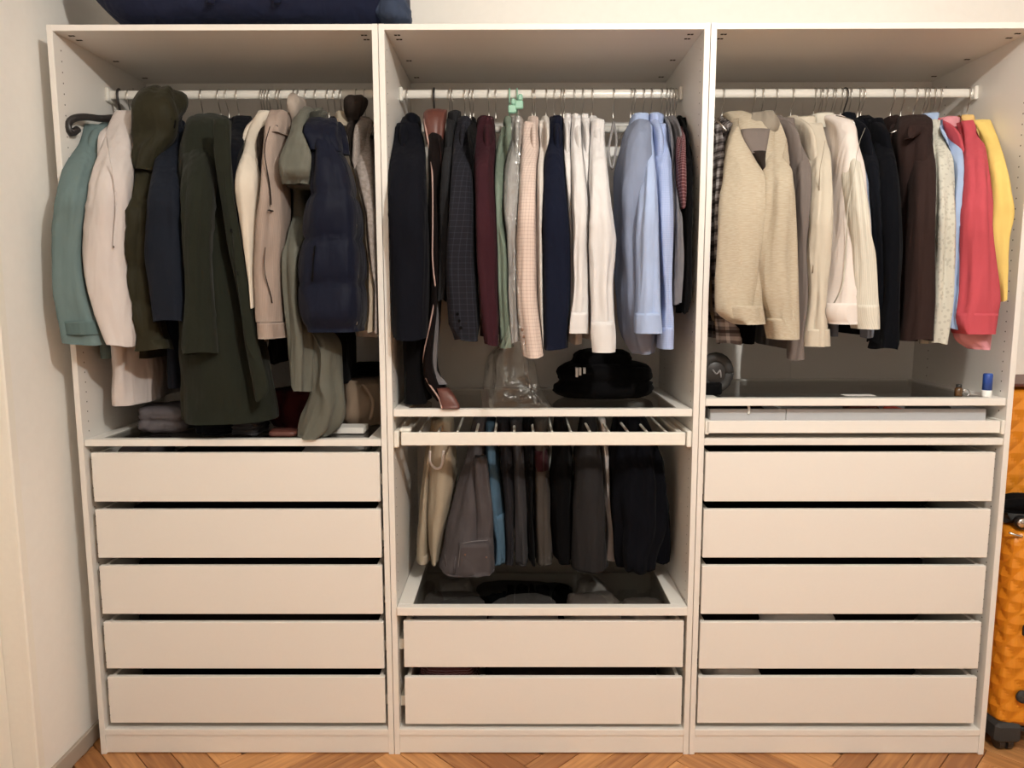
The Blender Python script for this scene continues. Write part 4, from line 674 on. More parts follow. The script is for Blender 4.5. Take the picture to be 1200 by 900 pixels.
  ("L","body","yellow_pale",[(2854,290,2149,16,40),(2854,290,2127,21,85),(2859,285,2094,19,145),(2867,280,2049,20,181),(2884,275,1929,20,195),(2904,275,1800,22,195),(2904,275,1552,25,195)],{"f": 0.004,"k": 5,"e": 2.6,"op": 2}),
  ("L","collar","yellow_pale",[(2916,270,2091,44,69),(2916,270,2116,40,66),(2916,265,2135,35,60),(2916,265,2141,32,57),(2916,260,2137,27,51),(2916,260,2101,24,48)],{"f": 0.002,"k": 3,"e": 2.2,"op": 2,"lin": 1}),
 ]),
]
TROUSERS=[
 ('corduroy_trousers','trousers','beige corduroy trousers at the left end of the pull-out rack','',None,[
  ("L","leg","beige_cord",[(1135,290,1118,18,110),(1114,290,999,20,110),(1096,290,889,17,110),(1087,290,761,22,110),(1079,290,664,25,110),(1082,290,595,24,110)],{"f": 0.003,"k": 4,"e": 2.3,"op": 1}),
  ("L","leg","beige_cord",[(1158,250,1125,30,100),(1151,250,1008,44,100),(1152,250,899,46,100),(1138,250,773,37,100),(1127,250,677,25,100),(1126,250,610,12,100)],{"f": 0.003,"k": 4,"e": 2.3,"op": 1}),
  ("L","turn_up","beige",[(1080,290,631,27,112),(1081,290,595,25,112)],{"f": 0.002,"k": 4,"e": 2.3}),
  ("T","waist_loop","offwhite",[(1116,178,1014),(1118,174,973),(1138,151,957),(1156,148,964),(1166,151,1020)],5.0),
 ]),
 ('jeans','trousers','faded charcoal jeans with a flap pocket and belt loops, hung upside down on the rack','',None,[
  ("L","leg","charcoal_jean",[(1286,290,1118,22,80),(1272,250,992,30,90),(1260,220,875,54,100),(1248,200,757,73,100),(1244,180,670,86,100),(1240,170,611,96,100),(1244,170,574,92,90)],{"f": 0.005,"k": 4,"e": 2.3,"op": 1}),
  ("L","leg","charcoal_jean",[(1293,120,1006,20,25),(1303,120,872,26,25),(1309,120,782,26,25),(1305,120,716,29,25)],{"f": 0.003,"k": 4,"e": 2.3}),
  ("L","pocket","charcoal_jean",[(1274,98,717,55,30),(1274,98,654,58,30),(1272,98,605,60,30)],{"f": 0.002,"k": 4,"e": 5}),
  ("T","pocket_stitch","grey_mid",[(1227,70,718),(1220,72,663),(1217,72,624)],1.6),
  ("T","pocket_stitch","grey_mid",[(1227,70,718),(1276,66,728),(1330,82,726)],1.6),
  ("L","waistband","charcoal_jean",[(1245,150,606,94,85),(1250,150,572,90,85)],{"f": 0.003,"k": 4,"e": 2.3}),
  ("T","belt_loop","charcoal_jean",[(1208,82,669),(1203,69,613)],4.0),
  ("T","belt_loop","charcoal_jean",[(1167,121,661),(1175,94,628)],4.0),
  ("D","rivet","button_brown",[(1241,66,680),(1313,67,671)],3.0),
 ]),
 ('jeans','trousers','bright mid-blue denim jeans with their hem end hanging lowest on the rack','',None,[
  ("L","leg","denim_blue",[(1322,310,1099,22,80),(1324,280,986,23,90),(1333,270,862,29,90),(1346,270,735,28,90),(1368,270,622,19,80)],{"f": 0.005,"k": 4,"e": 2.3,"op": 1}),
  ("L","leg","denim_blue",[(1350,230,779,24,50),(1356,230,652,25,50),(1343,230,540,31,50),(1326,230,492,32,50),(1334,230,460,9,50)],{"f": 0.005,"k": 4,"e": 2.3}),
 ]),
 ('jeans','trousers','very dark jeans just right of the blue denim pair','',None,[
  ("L","leg","jean_dark",[(1369,270,1121,24,100),(1378,270,988,21,100),(1390,270,830,15,100),(1393,270,702,12,100),(1391,270,576,11,100)],{"f": 0.005,"k": 4,"e": 2.3,"op": 1}),
 ]),
 ('jeans','trousers','dark grey jeans with a stitched cuff, third dark pair right of the blue denim jeans','',None,[
  ("L","leg","jean_grey",[(1409,270,1121,27,100),(1421,270,988,21,100),(1427,270,830,25,100),(1433,270,638,22,100),(1436,270,567,19,100)],{"f": 0.005,"k": 4,"e": 2.3,"op": 1}),
  ("L","turn_up","jean_grey",[(1436,268,606,22,102),(1438,268,567,20,102)],{"f": 0.002,"k": 4,"e": 2.3}),
 ]),
 ('trousers','trousers','narrow black trousers between the dark grey jeans and the brown-grey ones','',None,[
  ("L","leg","black_cloth",[(1457,270,1121,21,100),(1458,270,956,15,100),(1464,270,766,9,100),(1474,270,599,9,100)],{"f": 0.005,"k": 4,"e": 2.3,"op": 1}),
 ]),
 ('jeans','trousers','brown-grey jeans with wrinkled seams and a dark red band at the top','',None,[
  ("L","leg","jean_brown",[(1497,270,1121,30,100),(1501,270,956,25,100),(1504,270,830,28,100),(1508,270,702,28,100),(1513,270,560,27,100)],{"f": 0.005,"k": 4,"e": 2.3,"op": 1}),
  ("L","waistband","burgundy",[(1499,265,1014,26,100),(1502,265,942,26,100)],{"f": 0.002,"k": 4,"e": 2.3}),
  ("T","side_seam","jean_grey",[(1519,187,915),(1529,204,755),(1547,243,600)],3.0),
  ("T","side_seam","jean_grey",[(1495,173,796),(1487,201,663),(1490,204,573)],2.0),
 ]),
 ('trousers','trousers','jet black trousers left of the wide charcoal pair','',None,[
  ("L","leg","black_cloth",[(1571,280,1126,18,100),(1579,280,985,35,100),(1580,280,827,42,100),(1586,280,667,37,100),(1592,280,543,30,100)],{"f": 0.004,"k": 4,"e": 2.3,"op": 1}),
 ]),
 ('trousers','trousers','wide charcoal trousers with one smooth leg in the middle right of the rack','',None,[
  ("L","leg","charcoal_flat",[(1674,300,1122,22,90),(1666,240,1006,42,100),(1667,210,909,51,100),(1668,200,788,57,100),(1671,200,631,62,100),(1675,200,527,66,90)],{"f": 0.004,"k": 4,"e": 2.3,"op": 1}),
 ]),
 ('trousers','trousers','off-white trousers showing as a thin pale strip beside the wide charcoal pair','',None,[
  ("L","leg","offwhite",[(1718,280,1113,12,60),(1735,280,954,9,60),(1745,280,827,11,60),(1758,280,699,9,60),(1759,280,569,16,60),(1745,280,471,19,60)],{"f": 0.004,"k": 4,"e": 2.3,"op": 1}),
 ]),
 ('trousers','trousers','black-navy dress trousers with several soft folds at the right end of the rack','',None,[
  ("L","leg","navy_black",[(1823,310,1127,46,100),(1834,250,1004,82,110),(1839,230,903,88,110),(1846,220,782,88,110),(1835,210,628,64,110),(1837,210,513,40,90)],{"f": 0.012,"k": 9,"e": 2.3,"op": 1}),
  ("L","leg","navy_black",[(1888,260,990,37,70),(1908,260,833,42,70),(1923,260,706,45,70),(1930,260,609,40,70),(1937,260,570,22,70)],{"f": 0.006,"k": 4,"e": 2.3,"op": 1}),
 ]),
]

RODZ,RODY=2.229,.29
def hanger(x,kind,ang,label,group=None,bar=True):
    t=thing('clothes_hanger',label,'hanger',(x,RODY,RODZ),group)
    sx,sy=math.sin(ang*.35),math.cos(ang*.35)
    def P(s,z): return (x-sx*s,RODY+sy*s,RODZ+z)
    thick={'black':.0042,'mint':.0026,'dark':.0026}.get(kind,.0019); mt={'black':'plastic_black','mint':'plastic_mint','dark':'plastic_black'}.get(kind,'wire_steel')
    top=.0150+thick
    hook=[P(0,-.085),P(0,-.06),P(-.008,-.045),P(-.019,-.025),P(-.0225,-.004),P(-.016,.011),P(0,top),P(.014,.010),P(.019,-.004)]
    tube('hook',hook,thick,mt,t,sub=3)
    bm_={'black':'plastic_black','wood':'hanger_wood','mint':'plastic_mint','grey':'plastic_grey','dark':'plastic_black'}.get(kind,'wire_steel')
    if bar:
        r=.0032
        tube('shoulder_bar',[P(-.13,-.165),P(-.09,-.145),P(-.05,-.125),P(-.025,-.105),P(0,-.092),P(.025,-.105),P(.05,-.125),P(.09,-.145),P(.13,-.165)],r,bm_,t,sub=2)
    return t
mmv=lambda rows:[tuple(c/1000 for c in r) for r in rows]
def build(gm,under=None):
    n,c,l,s,hk,parts=gm
    first=mmv(parts[0][3])[0]
    root=thing(n,l,c,(hk[0]/1000,RODY,2.14) if hk else (first[0],first[1],1.1))
    if not hk: root['group']='trousers on the pull-out rack'
    root['hook_unit']=int(hk[0]/1000) if hk else 7; root['hook_x']=(hk[0]/1000) if hk else len(PLACED)*1.0
    PLACED.append((root['hook_x'],s) if hk else (9,''))
    for p in parts:
        if p[0]=='L':
            o=dict(p[4]); cz=o.pop('cuff',None); rows=mmv(p[3])
            ob=loft(p[1],rows,p[2],root,cuff=cz,**o)
            if cz:
                S,_=catmull(rows,60); S=[tuple(r) for r in S if r[2]<=cz]
                if len(S)>2:
                    S=[(r[0],r[1],r[2],r[3]*1.03+.002,r[4]*1.05+.003) for r in S]; loft('cuff',[S[0],S[len(S)//2],S[-1]] if len(S)<6 else S[::3]+[S[-1]],p[2],root,f=.0012,k=3,op=1,e=2.5)
        elif p[0]=='T': tube(p[1],mmv(p[3]),p[4]/1000,p[2],root,sub=5)
        else:
            for b in mmv(p[3]): disc(p[1],b,p[4]/1000,.0022,p[2],root)
    if hk:
        kind={'black':'black plastic','wire':'thin metal','grey':'grey','mint':'mint green plastic','wood':'wooden','dark':'dark wire'}[hk[1]]
        h=hanger(hk[0]/1000,hk[1],hk[2],kind+' hanger that carries the '+s,bar=True); HANG[root.name]=h
        return h
    return None
HG={}; PLACED=[]; HANG={}
for gm in GARMENTS: HG[gm[3]]=build(gm)
for gm in TROUSERS: build(gm)
def settle(roots,xl,xr,zfloor,left_free=False):
    # clothes that hang side by side press against each other: a smooth sheet between each pair of neighbours keeps them apart
    y0,dy,ny=-.20,.015,52; z0,dz,nz=.55,.02,90
    items=[]
    for rt in roots:
        A0=np.full((ny,nz),np.inf); A1=np.full((ny,nz),-np.inf); meshes=[]
        for ch in rt.children:
            me=ch.data; v=np.empty(3*len(me.vertices)); me.vertices.foreach_get('co',v); v=v.reshape(-1,3)+np.array(rt.location)
            meshes.append((ch,v))
            if ch.name.split('.')[0] in SMALL: continue
            Q=[p.vertices[:] for p in me.polygons if len(p.vertices)==4]
            if not Q: continue
            q=v[np.array(Q)]; 
            for a in (0,.25,.5,.75,1):
                for b in (0,.25,.5,.75,1):
                    p=(q[:,0]*(1-a)+q[:,1]*a)*(1-b)+(q[:,3]*(1-a)+q[:,2]*a)*b
                    iy=np.clip(((p[:,1]-y0)/dy).astype(int),0,ny-1); iz=np.clip(((p[:,2]-z0)/dz).astype(int),0,nz-1)
                    np.minimum.at(A0,(iy,iz),p[:,0]); np.maximum.at(A1,(iy,iz),p[:,0])
        items.append((A0,A1,meshes))
    def front(A0):
        occ=np.isfinite(A0); return np.where(occ.any(0),occ.argmax(0),999)
    N=len(items); S=[None]*(N+1)
    ys=y0+dy*(np.arange(ny)+.5); base=np.full((ny,nz),xl+.0015); base[ys<-.012]=xl-.075 if left_free else xl-.004
    S[0]=base
    for i in range(1,N):
        a0,a1,_=items[i-1]; b0,b1,_=items[i]
        hasA,hasB=np.isfinite(a0),np.isfinite(b0); b=np.full((ny,nz),np.nan)
        fa,fb=front(a0),front(b0); cm=(fa<999)&(fb<999); pri=(fa[cm].mean()<=fb[cm].mean()) if cm.any() else True
        m=hasA&~hasB; b[m]=a1[m]+.002
        m=hasB&~hasA; b[m]=b0[m]-.002
        m=hasA&hasB; ov=m&(a1>b0); b[m]=(a1[m]+b0[m])/2
        b[ov]=a1[ov] if pri else b0[ov]
        b[ov]=np.clip(b[ov],a0[ov]+.007,np.maximum(b1[ov]-.007,a0[ov]+.007))
        for _ in range(200):
            nan=np.isnan(b)
            if not nan.any(): break
            P=np.pad(b,1,constant_values=np.nan); st=np.stack([P[:-2,1:-1],P[2:,1:-1],P[1:-1,:-2],P[1:-1,2:]])
            cnt=(~np.isnan(st)).sum(0); av=np.nansum(st,0)/np.maximum(cnt,1); b[nan&(cnt>0)]=av[nan&(cnt>0)]
        b=np.nan_to_num(b,nan=(xl+xr)/2); P=np.pad(b,1,mode='edge'); b=sum(P[u:u+ny,w_:w_+nz] for u in range(3) for w_ in range(3))/9
        P=np.pad(b,1,mode='edge'); b=sum(P[u:u+ny,w_:w_+nz] for u in range(3) for w_ in range(3))/9
        S[i]=np.maximum(b,S[i-1]+.004)
    top=np.full((ny,nz),xr-.0015); top[ys<-.012]=xr+.03; S[N]=top
    for i in range(N-1,0,-1): S[i]=np.minimum(S[i],S[i+1]-.004)
    def ev(Sf,v):
        fy=np.clip((v[:,1]-y0)/dy-.5,0,ny-1.001); fz=np.clip((v[:,2]-z0)/dz-.5,0,nz-1.001); iy,iz=fy.astype(int),fz.astype(int); ty,tz=fy-iy,fz-iz
        return (Sf[iy,iz]*(1-ty)+Sf[iy+1,iz]*ty)*(1-tz)+(Sf[iy,iz+1]*(1-ty)+Sf[iy+1,iz+1]*ty)*tz
    for i,(_,_,meshes) in enumerate(items):
        for ch,v in meshes:
            lo=ev(S[i],v)+.0015; hi=ev(S[i+1],v)-.0015; mid=(lo+hi)/2; lo=np.minimum(lo,mid); hi=np.maximum(hi,mid)
            v=v.copy(); x=v[:,0]; nx=np.clip(x,lo,hi)
            if ch.name.startswith('plastic_cover'): nx=x+(nx-x)*np.clip((v[:,2]-1.36)/.12,0,1)
            v[:,0]=np.where(np.abs(nx-x)>0,nx+np.clip((x-nx)*.02,-.0015,.0015)*0,x); v[:,2]=np.maximum(v[:,2],zfloor+.0006*(1+(v[:,2]<zfloor)*np.clip((zfloor-v[:,2])*20,0,3)))
            loc=np.array(ch.parent.location); ch.data.vertices.foreach_set('co',(v-loc).ravel()); ch.data.update()
    return S,ev
SMALL={'plastic_cover','button','cuff_button','snap','rivet','piping','zipper','placket','hood_seam','drawcord','yoke_seam','pocket_seam','pocket_zip','edge_binding','edge_trim','waist_loop','pocket_stitch','belt_loop','side_seam'}
for u_,zf in ((0,1.0895),(1,1.1875),(2,1.2215)):
    rs=[o for o in bpy.data.objects if o.get('hook_unit')==u_]; rs.sort(key=lambda o:o['hook_x'])
    S_,ev_=settle(rs,u_+T,u_+W-T,zf,u_==0)
    for i,rt in enumerate(rs):      # the hanger bar lies inside its garment
        h_=HANG[rt.name]
        for ch in h_.children:
            if not ch.name.startswith('shoulder_bar'): continue
            me=ch.data; v=np.empty(3*len(me.vertices)); me.vertices.foreach_get('co',v); v=v.reshape(-1,3)+np.array(h_.location)
            lo,hi=ev_(S_[i],v),ev_(S_[i+1],v); hw=np.clip((hi-lo)/2-.003,.0006,.0032); x0_=h_.location.x
            v[:,0]=(lo+hi)/2+np.clip(v[:,0]-x0_,-.0032,.0032)/.0032*hw
            me.vertices.foreach_set('co',(v-np.array(h_.location)).ravel()); me.update()
rs=[o for o in bpy.data.objects if o.get('hook_unit')==7]; rs.sort(key=lambda o:o['hook_x']); settle(rs,1+T,1+W-T,.6)
for o in bpy.data.objects:
    for k_ in ('hook_unit','hook_x'):
        if k_ in o: del o[k_]
# the thick black bar end that sticks out of the teal jacket
h=HG['teal green jacket']
tube('thick_arm',[(0.081,0.200,2.134),(0.071,0.140,2.118),(0.049,0.090,2.112),(0.031,0.055,2.099),(0.022,0.040,2.078),(0.026,0.045,2.053),(0.034,0.070,2.071)],.011,'plastic_black',h,n=10)
h=HG['plaid shirt']; tube('trouser_bar',[(2.051,0.120,2.112),(2.077,0.080,2.064)],.0035,'wire_steel',h)
h=HG['blue-black jacket on dark hanger']; tube('trouser_bar',[(2.455,0.160,2.126),(2.485,0.100,2.096),(2.489,0.100,2.075)],.0032,'metal',h)
h=HG['chocolate brown blazer']; tube('trouser_bar',[(2.613,0.140,2.062),(2.635,0.120,2.071)],.003,'metal',h)
for nm,u_ in (('green dress',600),('plastic-covered grey shirt',609)):
    h=HG[nm]; c=(1.404,0.255,2.171) if u_==600 else (1.427,0.255,2.185)
    box('clip',[(c[0]-.016,c[0]+.012,c[1]-.01,c[1]+.006,c[2]-.014,c[2]+.014),(c[0]-.006,c[0]+.010,c[1]-.012,c[1]-.002,c[2]+.012,c[2]+.034)],'plastic_mint',h,.004)
# hangers without a garment to be seen
eh=hanger((1.747,0.290,2.227)[0],'wire',.1,'empty dark grey hanger between the white shirts and the slate blue shirt',bar=False)
tube('loop',[(1.746,0.270,2.132),(1.729,0.200,2.071),(1.717,0.160,2.009),(1.726,0.140,1.957),(1.742,0.180,2.012),(1.752,0.240,2.079),(1.747,0.280,2.134)],.0045,'plastic_grey',eh)
HK=sorted(p for p in PLACED if p[0]<5); seen_pair={}
for u_ in (288,297,334,340,352,374,393,538,558,588,630,659,735,748,781,788,934,940,946,953,966,972,983,1052,1063,1110):
    x_=1.408+(u_-608)*.00314; uni=int(x_)
    d_=0
    while any(abs(p[0]+0-(x_+d_))<.0085 for p in PLACED if p[0]<5) or not(uni+.035<x_+d_<uni+.955): d_=-d_ if d_>0 else -d_+.003
    x_+=d_
    PLACED.append((x_,''))
    L_=[p for p in HK if p[0]<=x_ and int(p[0])==uni]; R_=[p for p in HK if p[0]>x_ and int(p[0])==uni]
    sh=lambda t: ' '.join(t.split()[-4:])
    key=(L_[-1][1] if L_ else 'side panel',R_[0][1] if R_ else 'side panel'); k_=seen_pair.get(key,0); seen_pair[key]=k_+1
    hanger(x_,'wire',random.uniform(-.3,.4),('bare metal hook','next bare metal hook','third bare metal hook','fourth bare metal hook')[min(k_,3)]+' between the '+sh(key[0])+' and '+sh(key[1]),'spare hooks on the clothes rails',bar=False)
# ------------------------------------------------------------------ things on the shelves
def pile(name,label,cat,b,mat,layers=3,wob=.006,e=4,group=None):
    o=cloth_pile(name,b,mat,None,layers,wob,e); return tag(o,label,cat,group)
S1,S2,S3=1.0895,1.1875,1.2215
pile('folded_sweater','crumpled grey-brown sweater on the left glass shelf under the off-white overshirt','sweater',(0.127,0.307,0.100,0.300,1.089,1.173),'knit_grey',2,.012,3)
pile('folded_jeans','dark folded jeans on the left glass shelf below the long olive coat','jeans',(0.350,0.462,0.060,0.240,1.089,1.128),'black_navy',3)
pile('folded_jeans','grey folded jeans with pale stripes of folds, left of the dark red bag','jeans',(0.478,0.562,0.050,0.200,1.089,1.138),'jean_grey',4)
rb=pile('tote_bag','slumped dark red bag on the left glass shelf','bag',(0.555,0.682,0.190,0.370,1.089,1.219),'dark_red',1,.012,2.6)
rp=pile('leather_pouch','flat red-brown pouch lying before the dark red bag','pouch',(0.597,0.698,0.040,0.110,1.089,1.109),'leather',1,.003)
pile('cloth_bag','brown cloth bag slumped at the right end of the left glass shelf','bag',(0.788,0.951,0.220,0.420,1.089,1.251),'bag_brown',1,.014,2.6)
tube('strap',[(0.883,0.200,1.244),(0.917,0.200,1.185),(0.907,0.200,1.119)],.008,'bag_brown',None); tag(bpy.data.objects['strap'],'brown strap loop hanging over the cloth bag at the right end of the left shelf','strap')
tag(box('paper_card',(0.789,0.903,0.100,0.180,1.089,1.109),'paper',None,.001),'flat pale card on the left glass shelf before the brown cloth bag','card')
pile('clothes_bundle','black cloth bundle behind the down vest on the left shelf','bundle',(0.758,0.909,0.430,0.530,1.089,1.291),'black_cloth',1,.014,2.6)
jb=pile('folded_jacket','black folded sports jacket in a heap on the middle glass shelf','jacket',(1.567,1.886,0.190,0.460,1.188,1.309),'black_cloth',2,.012,2.8)
def sub(o,nm,b,mat,e=2.6,wob=.01,layers=1):
    q=cloth_pile(nm,b,mat,None,layers,wob,e); q.parent=o; return q
sub(jb,'upper_fold',(1.625,1.821,0.230,0.430,1.270,1.351),'black_cloth'); sub(jb,'sleeve_roll',(1.764,1.876,0.200,0.400,1.250,1.299),'black_cloth')
for k,u_ in enumerate((676,680,685)):
    a=((1.622,0.178,1.302),(1.633,0.178,1.302),(1.648,0.178,1.302))[k]; q=box('white_stripe',(a[0]-.004,a[0]+.004,a[1]-.001,a[1]+.03,a[2]-.032+.006*k,a[2]),'button_white',None); q.parent=jb
hp=thing('headphones','black round padded object with a pale mark at the left end of a glass shelf','headphones',(2.076,0.100,1.213))
a=(2.073,0.100,1.293)
R_=.052; ring=[(a[0]+R_*math.cos(t)*.85,a[1]+.0,a[2]+R_*math.sin(t)) for t in [k*math.pi/10 for k in range(21)]]
tube('rim',ring,.017,'rubber',hp,sub=1,n=10); disc('ear_cap',(a[0],a[1],a[2]),.043,.010,'plastic_black',hp,20)
tube('pale_mark',[(a[0]-.012,a[1]-.013,a[2]+.012),(a[0]+.002,a[1]-.013,a[2]-.002),(a[0]+.012,a[1]-.013,a[2]+.010),(a[0]+.016,a[1]-.013,a[2]-.014)],.0025,'plastic_grey',hp)
q=cloth_pile('case',(2.026,2.092,.07,.15,1.2215,1.262),'black_cloth',None,1,.003,3); q.parent=hp; q.location=-hp.location
gp=(2.934,0.035,1.227)
gs=thing('glue_stick','blue capped white stick standing at the right end of the right glass shelf','stick',(gp[0],gp[1],S3))
lathe('white_base',(gp[0],gp[1],S3),[(.0135,0),(.0145,.002),(.0145,.022)],'cap_white',gs); lathe('blue_cap',(gp[0],gp[1],S3+.0222),[(.0142,0),(.0142,.05),(.012,.0535)],'glue_blue',gs)
vp=(2.852,0.050,1.222)
vb=thing('vial','small dark brown vial on the right glass shelf','vial',(vp[0],vp[1],S3)); lathe('bottle',(vp[0],vp[1],S3),[(.011,0),(.012,.002),(.012,.024),(.007,.029)],'bottle_brown',vb); lathe('cap',(vp[0],vp[1],S3+.0295),[(.008,0),(.0085,.001),(.0085,.009)],'plastic_black',vb)
kp=(2.877,0.050,1.222); tag(tube('key_ring',[(kp[0]+.011*math.cos(t),kp[1],kp[2]+.0115+.011*math.sin(t)-.001) for t in [k*math.pi/8 for k in range(17)]],.0016,'metal',None,sub=1),'small metal ring beside the brown vial on the right glass shelf','ring')
pp=(2.538,0.072,1.222); tag(box('paper_strip',(pp[0]-.05,pp[0]+.05,pp[1]-.02,pp[1]+.02,1.2213,1.2223),'paper',None),'pale paper strip lying on the right glass shelf below the dark jackets','paper')
# tray contents
tp=(2.670,0.100,1.172); rc=tag(box('red_case',(tp[0]-.022,tp[0]+.022,.08,.13,1.1225,tp[2]+.004),'case_red',None,.004),'small red case peeping over the shallow tray','case')
for u0,u1,vt,mt,lb,ct,nm in ((985,1030,478,'leather','tan leather strap coil left of the red case in the shallow tray','belt','rolled_belt'),(1075,1105,478,'plastic_black','black sunglasses case right of the red case in the shallow tray','case','glasses_case')):
    a=(1.115,0.100,1.176)
for (xa,xb,mt,lb,ct,nm) in ((2.53,2.62,'leather','tan rolled belt left of the red case in the shallow tray','belt','rolled_belt'),(2.74,2.86,'rubber','black case right of the red one in the shallow tray','case','glasses_case'),(2.07,2.25,'black_cloth','black scarf in the short organizer box of the shallow tray','scarf','folded_scarf')):
    pile(nm,lb,ct,(xa,xb,.07,.19,1.1225,1.183),mt,1,.004,3)
cs=tag(tube('cable',[(2.165,.034,1.196),(2.168,.036,1.19),(2.17,.036,1.178),(2.168,.0365,1.165)],.004,'cap_white',None),'white cable end hanging over the front of the short organizer box','cable')
# clothes lying in the drawers
def in_drawer(label,b,mat,layers=3,wob=.006): pile('folded_clothes',label,'clothes',b,mat,layers,wob,4)
in_drawer('pale grey folded linen in the top left drawer, toward its right end',(.70,.90,.05,.30,.902,1.052),'grey_shirt')
in_drawer('grey folded linen in the top left drawer, near its left corner',(.075,.19,.05,.30,.902,1.049),'knit_grey')
in_drawer('dark folded clothes in the middle of the top left drawer',(.22,.67,.06,.40,.902,1.02),'black_cloth')
for k,(z,m) in enumerate(((.712,'black_cloth'),(.518,'jean_dark'),(.326,'brown_dark'),(.131,'navy_black'))):
    in_drawer(('dark folded clothes in the second left drawer from the top','dark folded clothes in the third left drawer from the top','dark folded clothes in the fourth left drawer from the top','dark folded clothes in the bottom left drawer')[k],(.08,.92,.07,.42,z,z+.125),m)
    in_drawer(('dark folded clothes in the second right drawer from the top','dark folded clothes in the third right drawer from the top','dark folded clothes filling the rear of the fourth right drawer','dark folded clothes filling the rear of the bottom right drawer')[k],(2.07,2.90,.20,.44,z,z+.125),m)
in_drawer('black folded clothes in the top right drawer',(2.07,2.90,.07,.42,.902,1.025),'black_cloth')
in_drawer('white folded cloth peeping from the fourth right drawer',(2.26,2.50,.05,.18,.326,.474),'white_shirt')
in_drawer('pale folded cloth at the left end of the bottom right drawer',(2.07,2.26,.05,.18,.131,.282),'cream')
# middle unit, upper of two drawers, seen through the glass
for (xa,xb,y0,y1,z1,m,lb) in ((1.07,1.30,.05,.26,.478,'grey_fold','grey folded shirt at the left in the drawer under the glass'),(1.33,1.56,.05,.24,.474,'grey_fold','grey rumpled shirt in the middle of the drawer under the glass'),
    (1.60,1.78,.05,.26,.478,'taupe_fold','taupe folded shirt right of the middle in the drawer under the glass'),(1.80,1.935,.05,.22,.472,'taupe_fold','taupe folded shirt at the right end of the drawer under the glass'),
    (1.13,1.24,.29,.40,.470,'white_shirt','small white cloth behind the grey shirt in the drawer under the glass'),(1.26,1.62,.28,.45,.440,'black_cloth','black folded clothes at the back of the drawer under the glass'),(1.65,1.74,.29,.42,.474,'white_shirt','white folded cloth at the back right in the drawer under the glass')):
    in_drawer(lb,(xa,xb,y0,y1,.331,z1),m,3,.008)
in_drawer('multicoloured folded cloth at the left of the lower middle drawer',(1.08,1.28,.05,.20,.128,.281),'red_check')
in_drawer('dark brown folded clothes in the lower middle drawer',(1.30,1.92,.06,.38,.128,.262),'brown_dark')
# ------------------------------------------------------------------ duffel bag on top
dz=H+.008
db=thing('duffel_bag','large navy blue duffel bag lying on top of the left wardrobe unit','bag',(.58,.22,dz))
loft('body',[(.055,.22,dz+.304,.03,.03),(.07,.22,dz+.27,.15,.12),(.14,.22,dz+.215,.205,.16),(.22,.22,dz+.185,.215,.172),(.32,.22,dz+.178,.215,.172),(.60,.22,dz+.178,.22,.172),(.90,.22,dz+.178,.215,.172),(1.00,.22,dz+.178,.205,.162),(1.05,.22,dz+.178,.16,.12),(1.06,.22,dz+.185,.03,.02)],'duffel_navy',db,f=.004,k=4,axis='x',e=3.4,n=40)
loft('end_pocket',[(.985,.10,dz+.075,.05,.05),(1.02,.10,dz+.072,.085,.068),(1.06,.10,dz+.06,.08,.055),(1.085,.10,dz+.045,.03,.02)],'duffel_grey',db,f=.004,k=5,axis='x',n=24)
tube('handle',[(.50,.0,dz+.05),(.52,-.012,dz+.13),(.60,-.02,dz+.10),(.68,-.012,dz+.13),(.70,0,dz+.05)],.012,'duffel_navy',db,n=8)
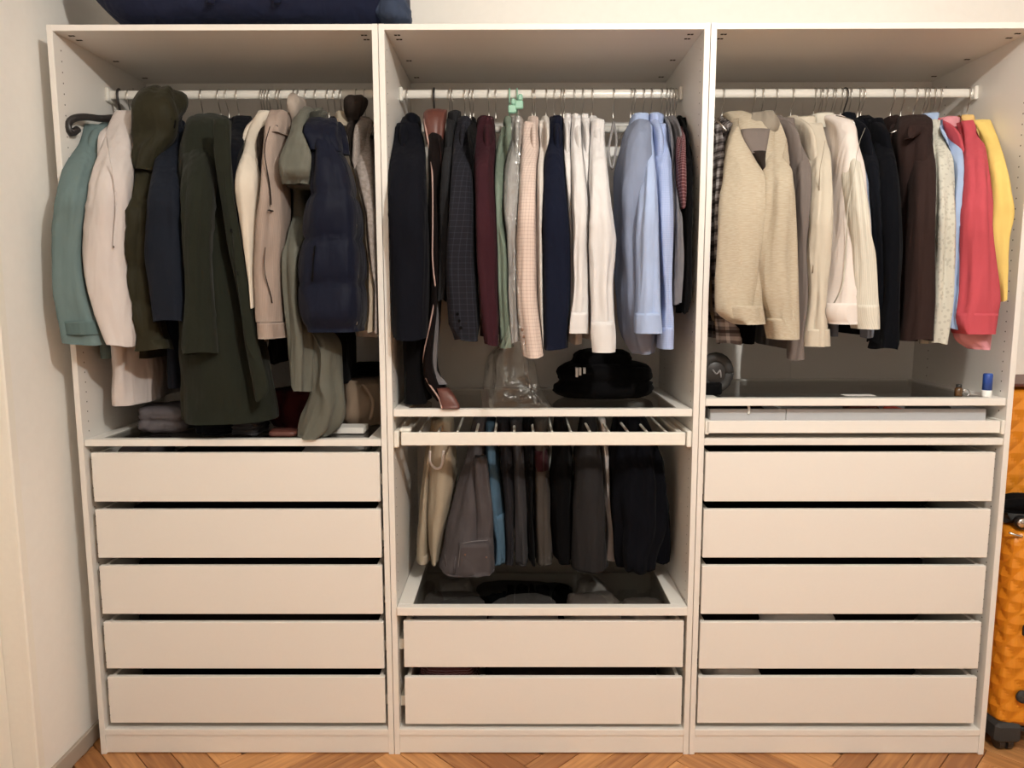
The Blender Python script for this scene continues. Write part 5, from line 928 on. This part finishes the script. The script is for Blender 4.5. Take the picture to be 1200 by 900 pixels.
# ------------------------------------------------------------------ suitcases
def suitcase(label,b,wheels,loc):
    x0,x1,y0,y1,z0,z1=b
    t=thing('suitcase',label,'suitcase',loc)
    # shell: rounded box with faceted diamond relief on every tall side
    n=96; e=7; cx,cy=(x0+x1)/2,(y0+y1)/2; a,bb=(x1-x0)/2,(y1-y0)/2; M=int((z1-z0)/.0095); V=[];F=[]
    per=2*(2*a+2*bb)
    th=np.linspace(0,2*np.pi,4000); X=np.sign(np.cos(th))*np.abs(np.cos(th))**(2/e)*a; Y=np.sign(np.sin(th))*np.abs(np.sin(th))**(2/e)*bb
    s=np.concatenate([[0],np.cumsum(np.hypot(np.diff(X),np.diff(Y)))]); n=int(s[-1]/.0095); u=np.linspace(0,s[-1],n,endpoint=False); X=np.interp(u,s,X); Y=np.interp(u,s,Y)
    cell=s[-1]/round(s[-1]/.075)
    for i in range(M+1):
        t_=i/M; z=z0+(z1-z0)*t_; edge=min(t_,1-t_)*(z1-z0); rr=.05; sc=1-(0 if edge>rr else (rr-math.sqrt(max(0,rr*rr-(rr-edge)**2)))/max(a,bb))
        for j in range(n):
            p=((u[j]+z)/cell)%1; q=((u[j]-z)/cell)%1; hgt=min(min(p,1-p),min(q,1-q))*2
            d=.009*hgt*min(1,edge/.04)
            nx,ny=X[j]/a,Y[j]/bb; nx,ny=np.sign(nx)*abs(nx)**(e-1),np.sign(ny)*abs(ny)**(e-1); L=math.hypot(nx,ny)+1e-9
            V.append((cx+X[j]*sc-nx/L*(.013-d),cy+Y[j]*sc-ny/L*(.013-d),z))
    for i in range(M):
        for j in range(n): F.append((i*n+j,i*n+(j+1)%n,(i+1)*n+(j+1)%n,(i+1)*n+j))
    F.append(tuple(range(n))[::-1]); F.append(tuple(M*n+j for j in range(n)))
    o_=t.location; obj('shell',[(v[0]-o_.x,v[1]-o_.y,v[2]-o_.z) for v in V],F,'case_orange',t)
    if wheels:
        for sx in (x0+.05,x1-.05):
            for sy in (y0+.05,y1-.05):
                c=box('wheel_housing',(sx-.045,sx+.045,sy-.045,sy+.045,.034,z0+.03),'rubber',t,.012)
                for dx in (-.014,.014):
                    wv=[];wf=[]; k_=16
                    for xx in (-.009,.009):
                        for j in range(k_): wv.append((sx+dx+xx-o_.x,sy-.01+.026*math.cos(2*math.pi*j/k_)-o_.y,.027+.0265*math.sin(2*math.pi*j/k_)-o_.z))
                    wf=[(j,(j+1)%k_,k_+(j+1)%k_,k_+j) for j in range(k_)]+[tuple(range(k_))[::-1],tuple(range(k_,2*k_))]
                    wo=obj('wheel',wv,wf,'plastic_black',c)
        box('base_frame',(x0+.03,x1-.03,y0+.03,y1-.03,z0-.012,z0+.004),'rubber',t,.004)
    return t
sc1=suitcase('large orange diamond-quilted suitcase standing on black wheels right of the wardrobe',(3.035,3.36,.0,.50,.075,.785),True,(3.2,.25,0))
box('side_foot',[(3.10,3.115,-.004,.016,.42,.46)],'rubber',sc1,.004); disc('side_button',(3.115,0.000,0.208),.022,.006,'rubber',sc1,16)
sc2=suitcase('smaller orange suitcase stacked on the large one, under the dark rim line',(3.045,3.37,.16,.46,.787,1.235),False,(3.2,.31,.787))
box('top_rim',(3.05,3.365,.165,.455,1.2352,1.247),'leather',sc2,.004)
cb=thing('camera_bag','black strap and camera lens lying on the large orange suitcase','camera',(3.12,.08,.786))
loft('strap_pad',[(3.045,.10,.845,.03,.02),(3.10,.09,.850,.04,.028),(3.20,.09,.845,.04,.025),(3.28,.09,.84,.03,.02)],'black_cloth',cb,f=.003,axis='x')
loft('case_body',[(3.06,.09,.805,.03,.017),(3.12,.09,.806,.045,.018),(3.22,.09,.806,.045,.018),(3.28,.09,.803,.03,.014)],'rubber',cb,f=.002,axis='x')
disc('lens_barrel',(3.086,0.035,0.800),.022,.016,'plastic_black',cb,20); disc('lens_glass',(3.074,0.018,0.805),.015,.004,'metal',cb,20)
tube('buckle',[(3.040,0.030,0.769),(3.056,0.020,0.764),(3.079,0.020,0.758)],.004,'metal',cb)
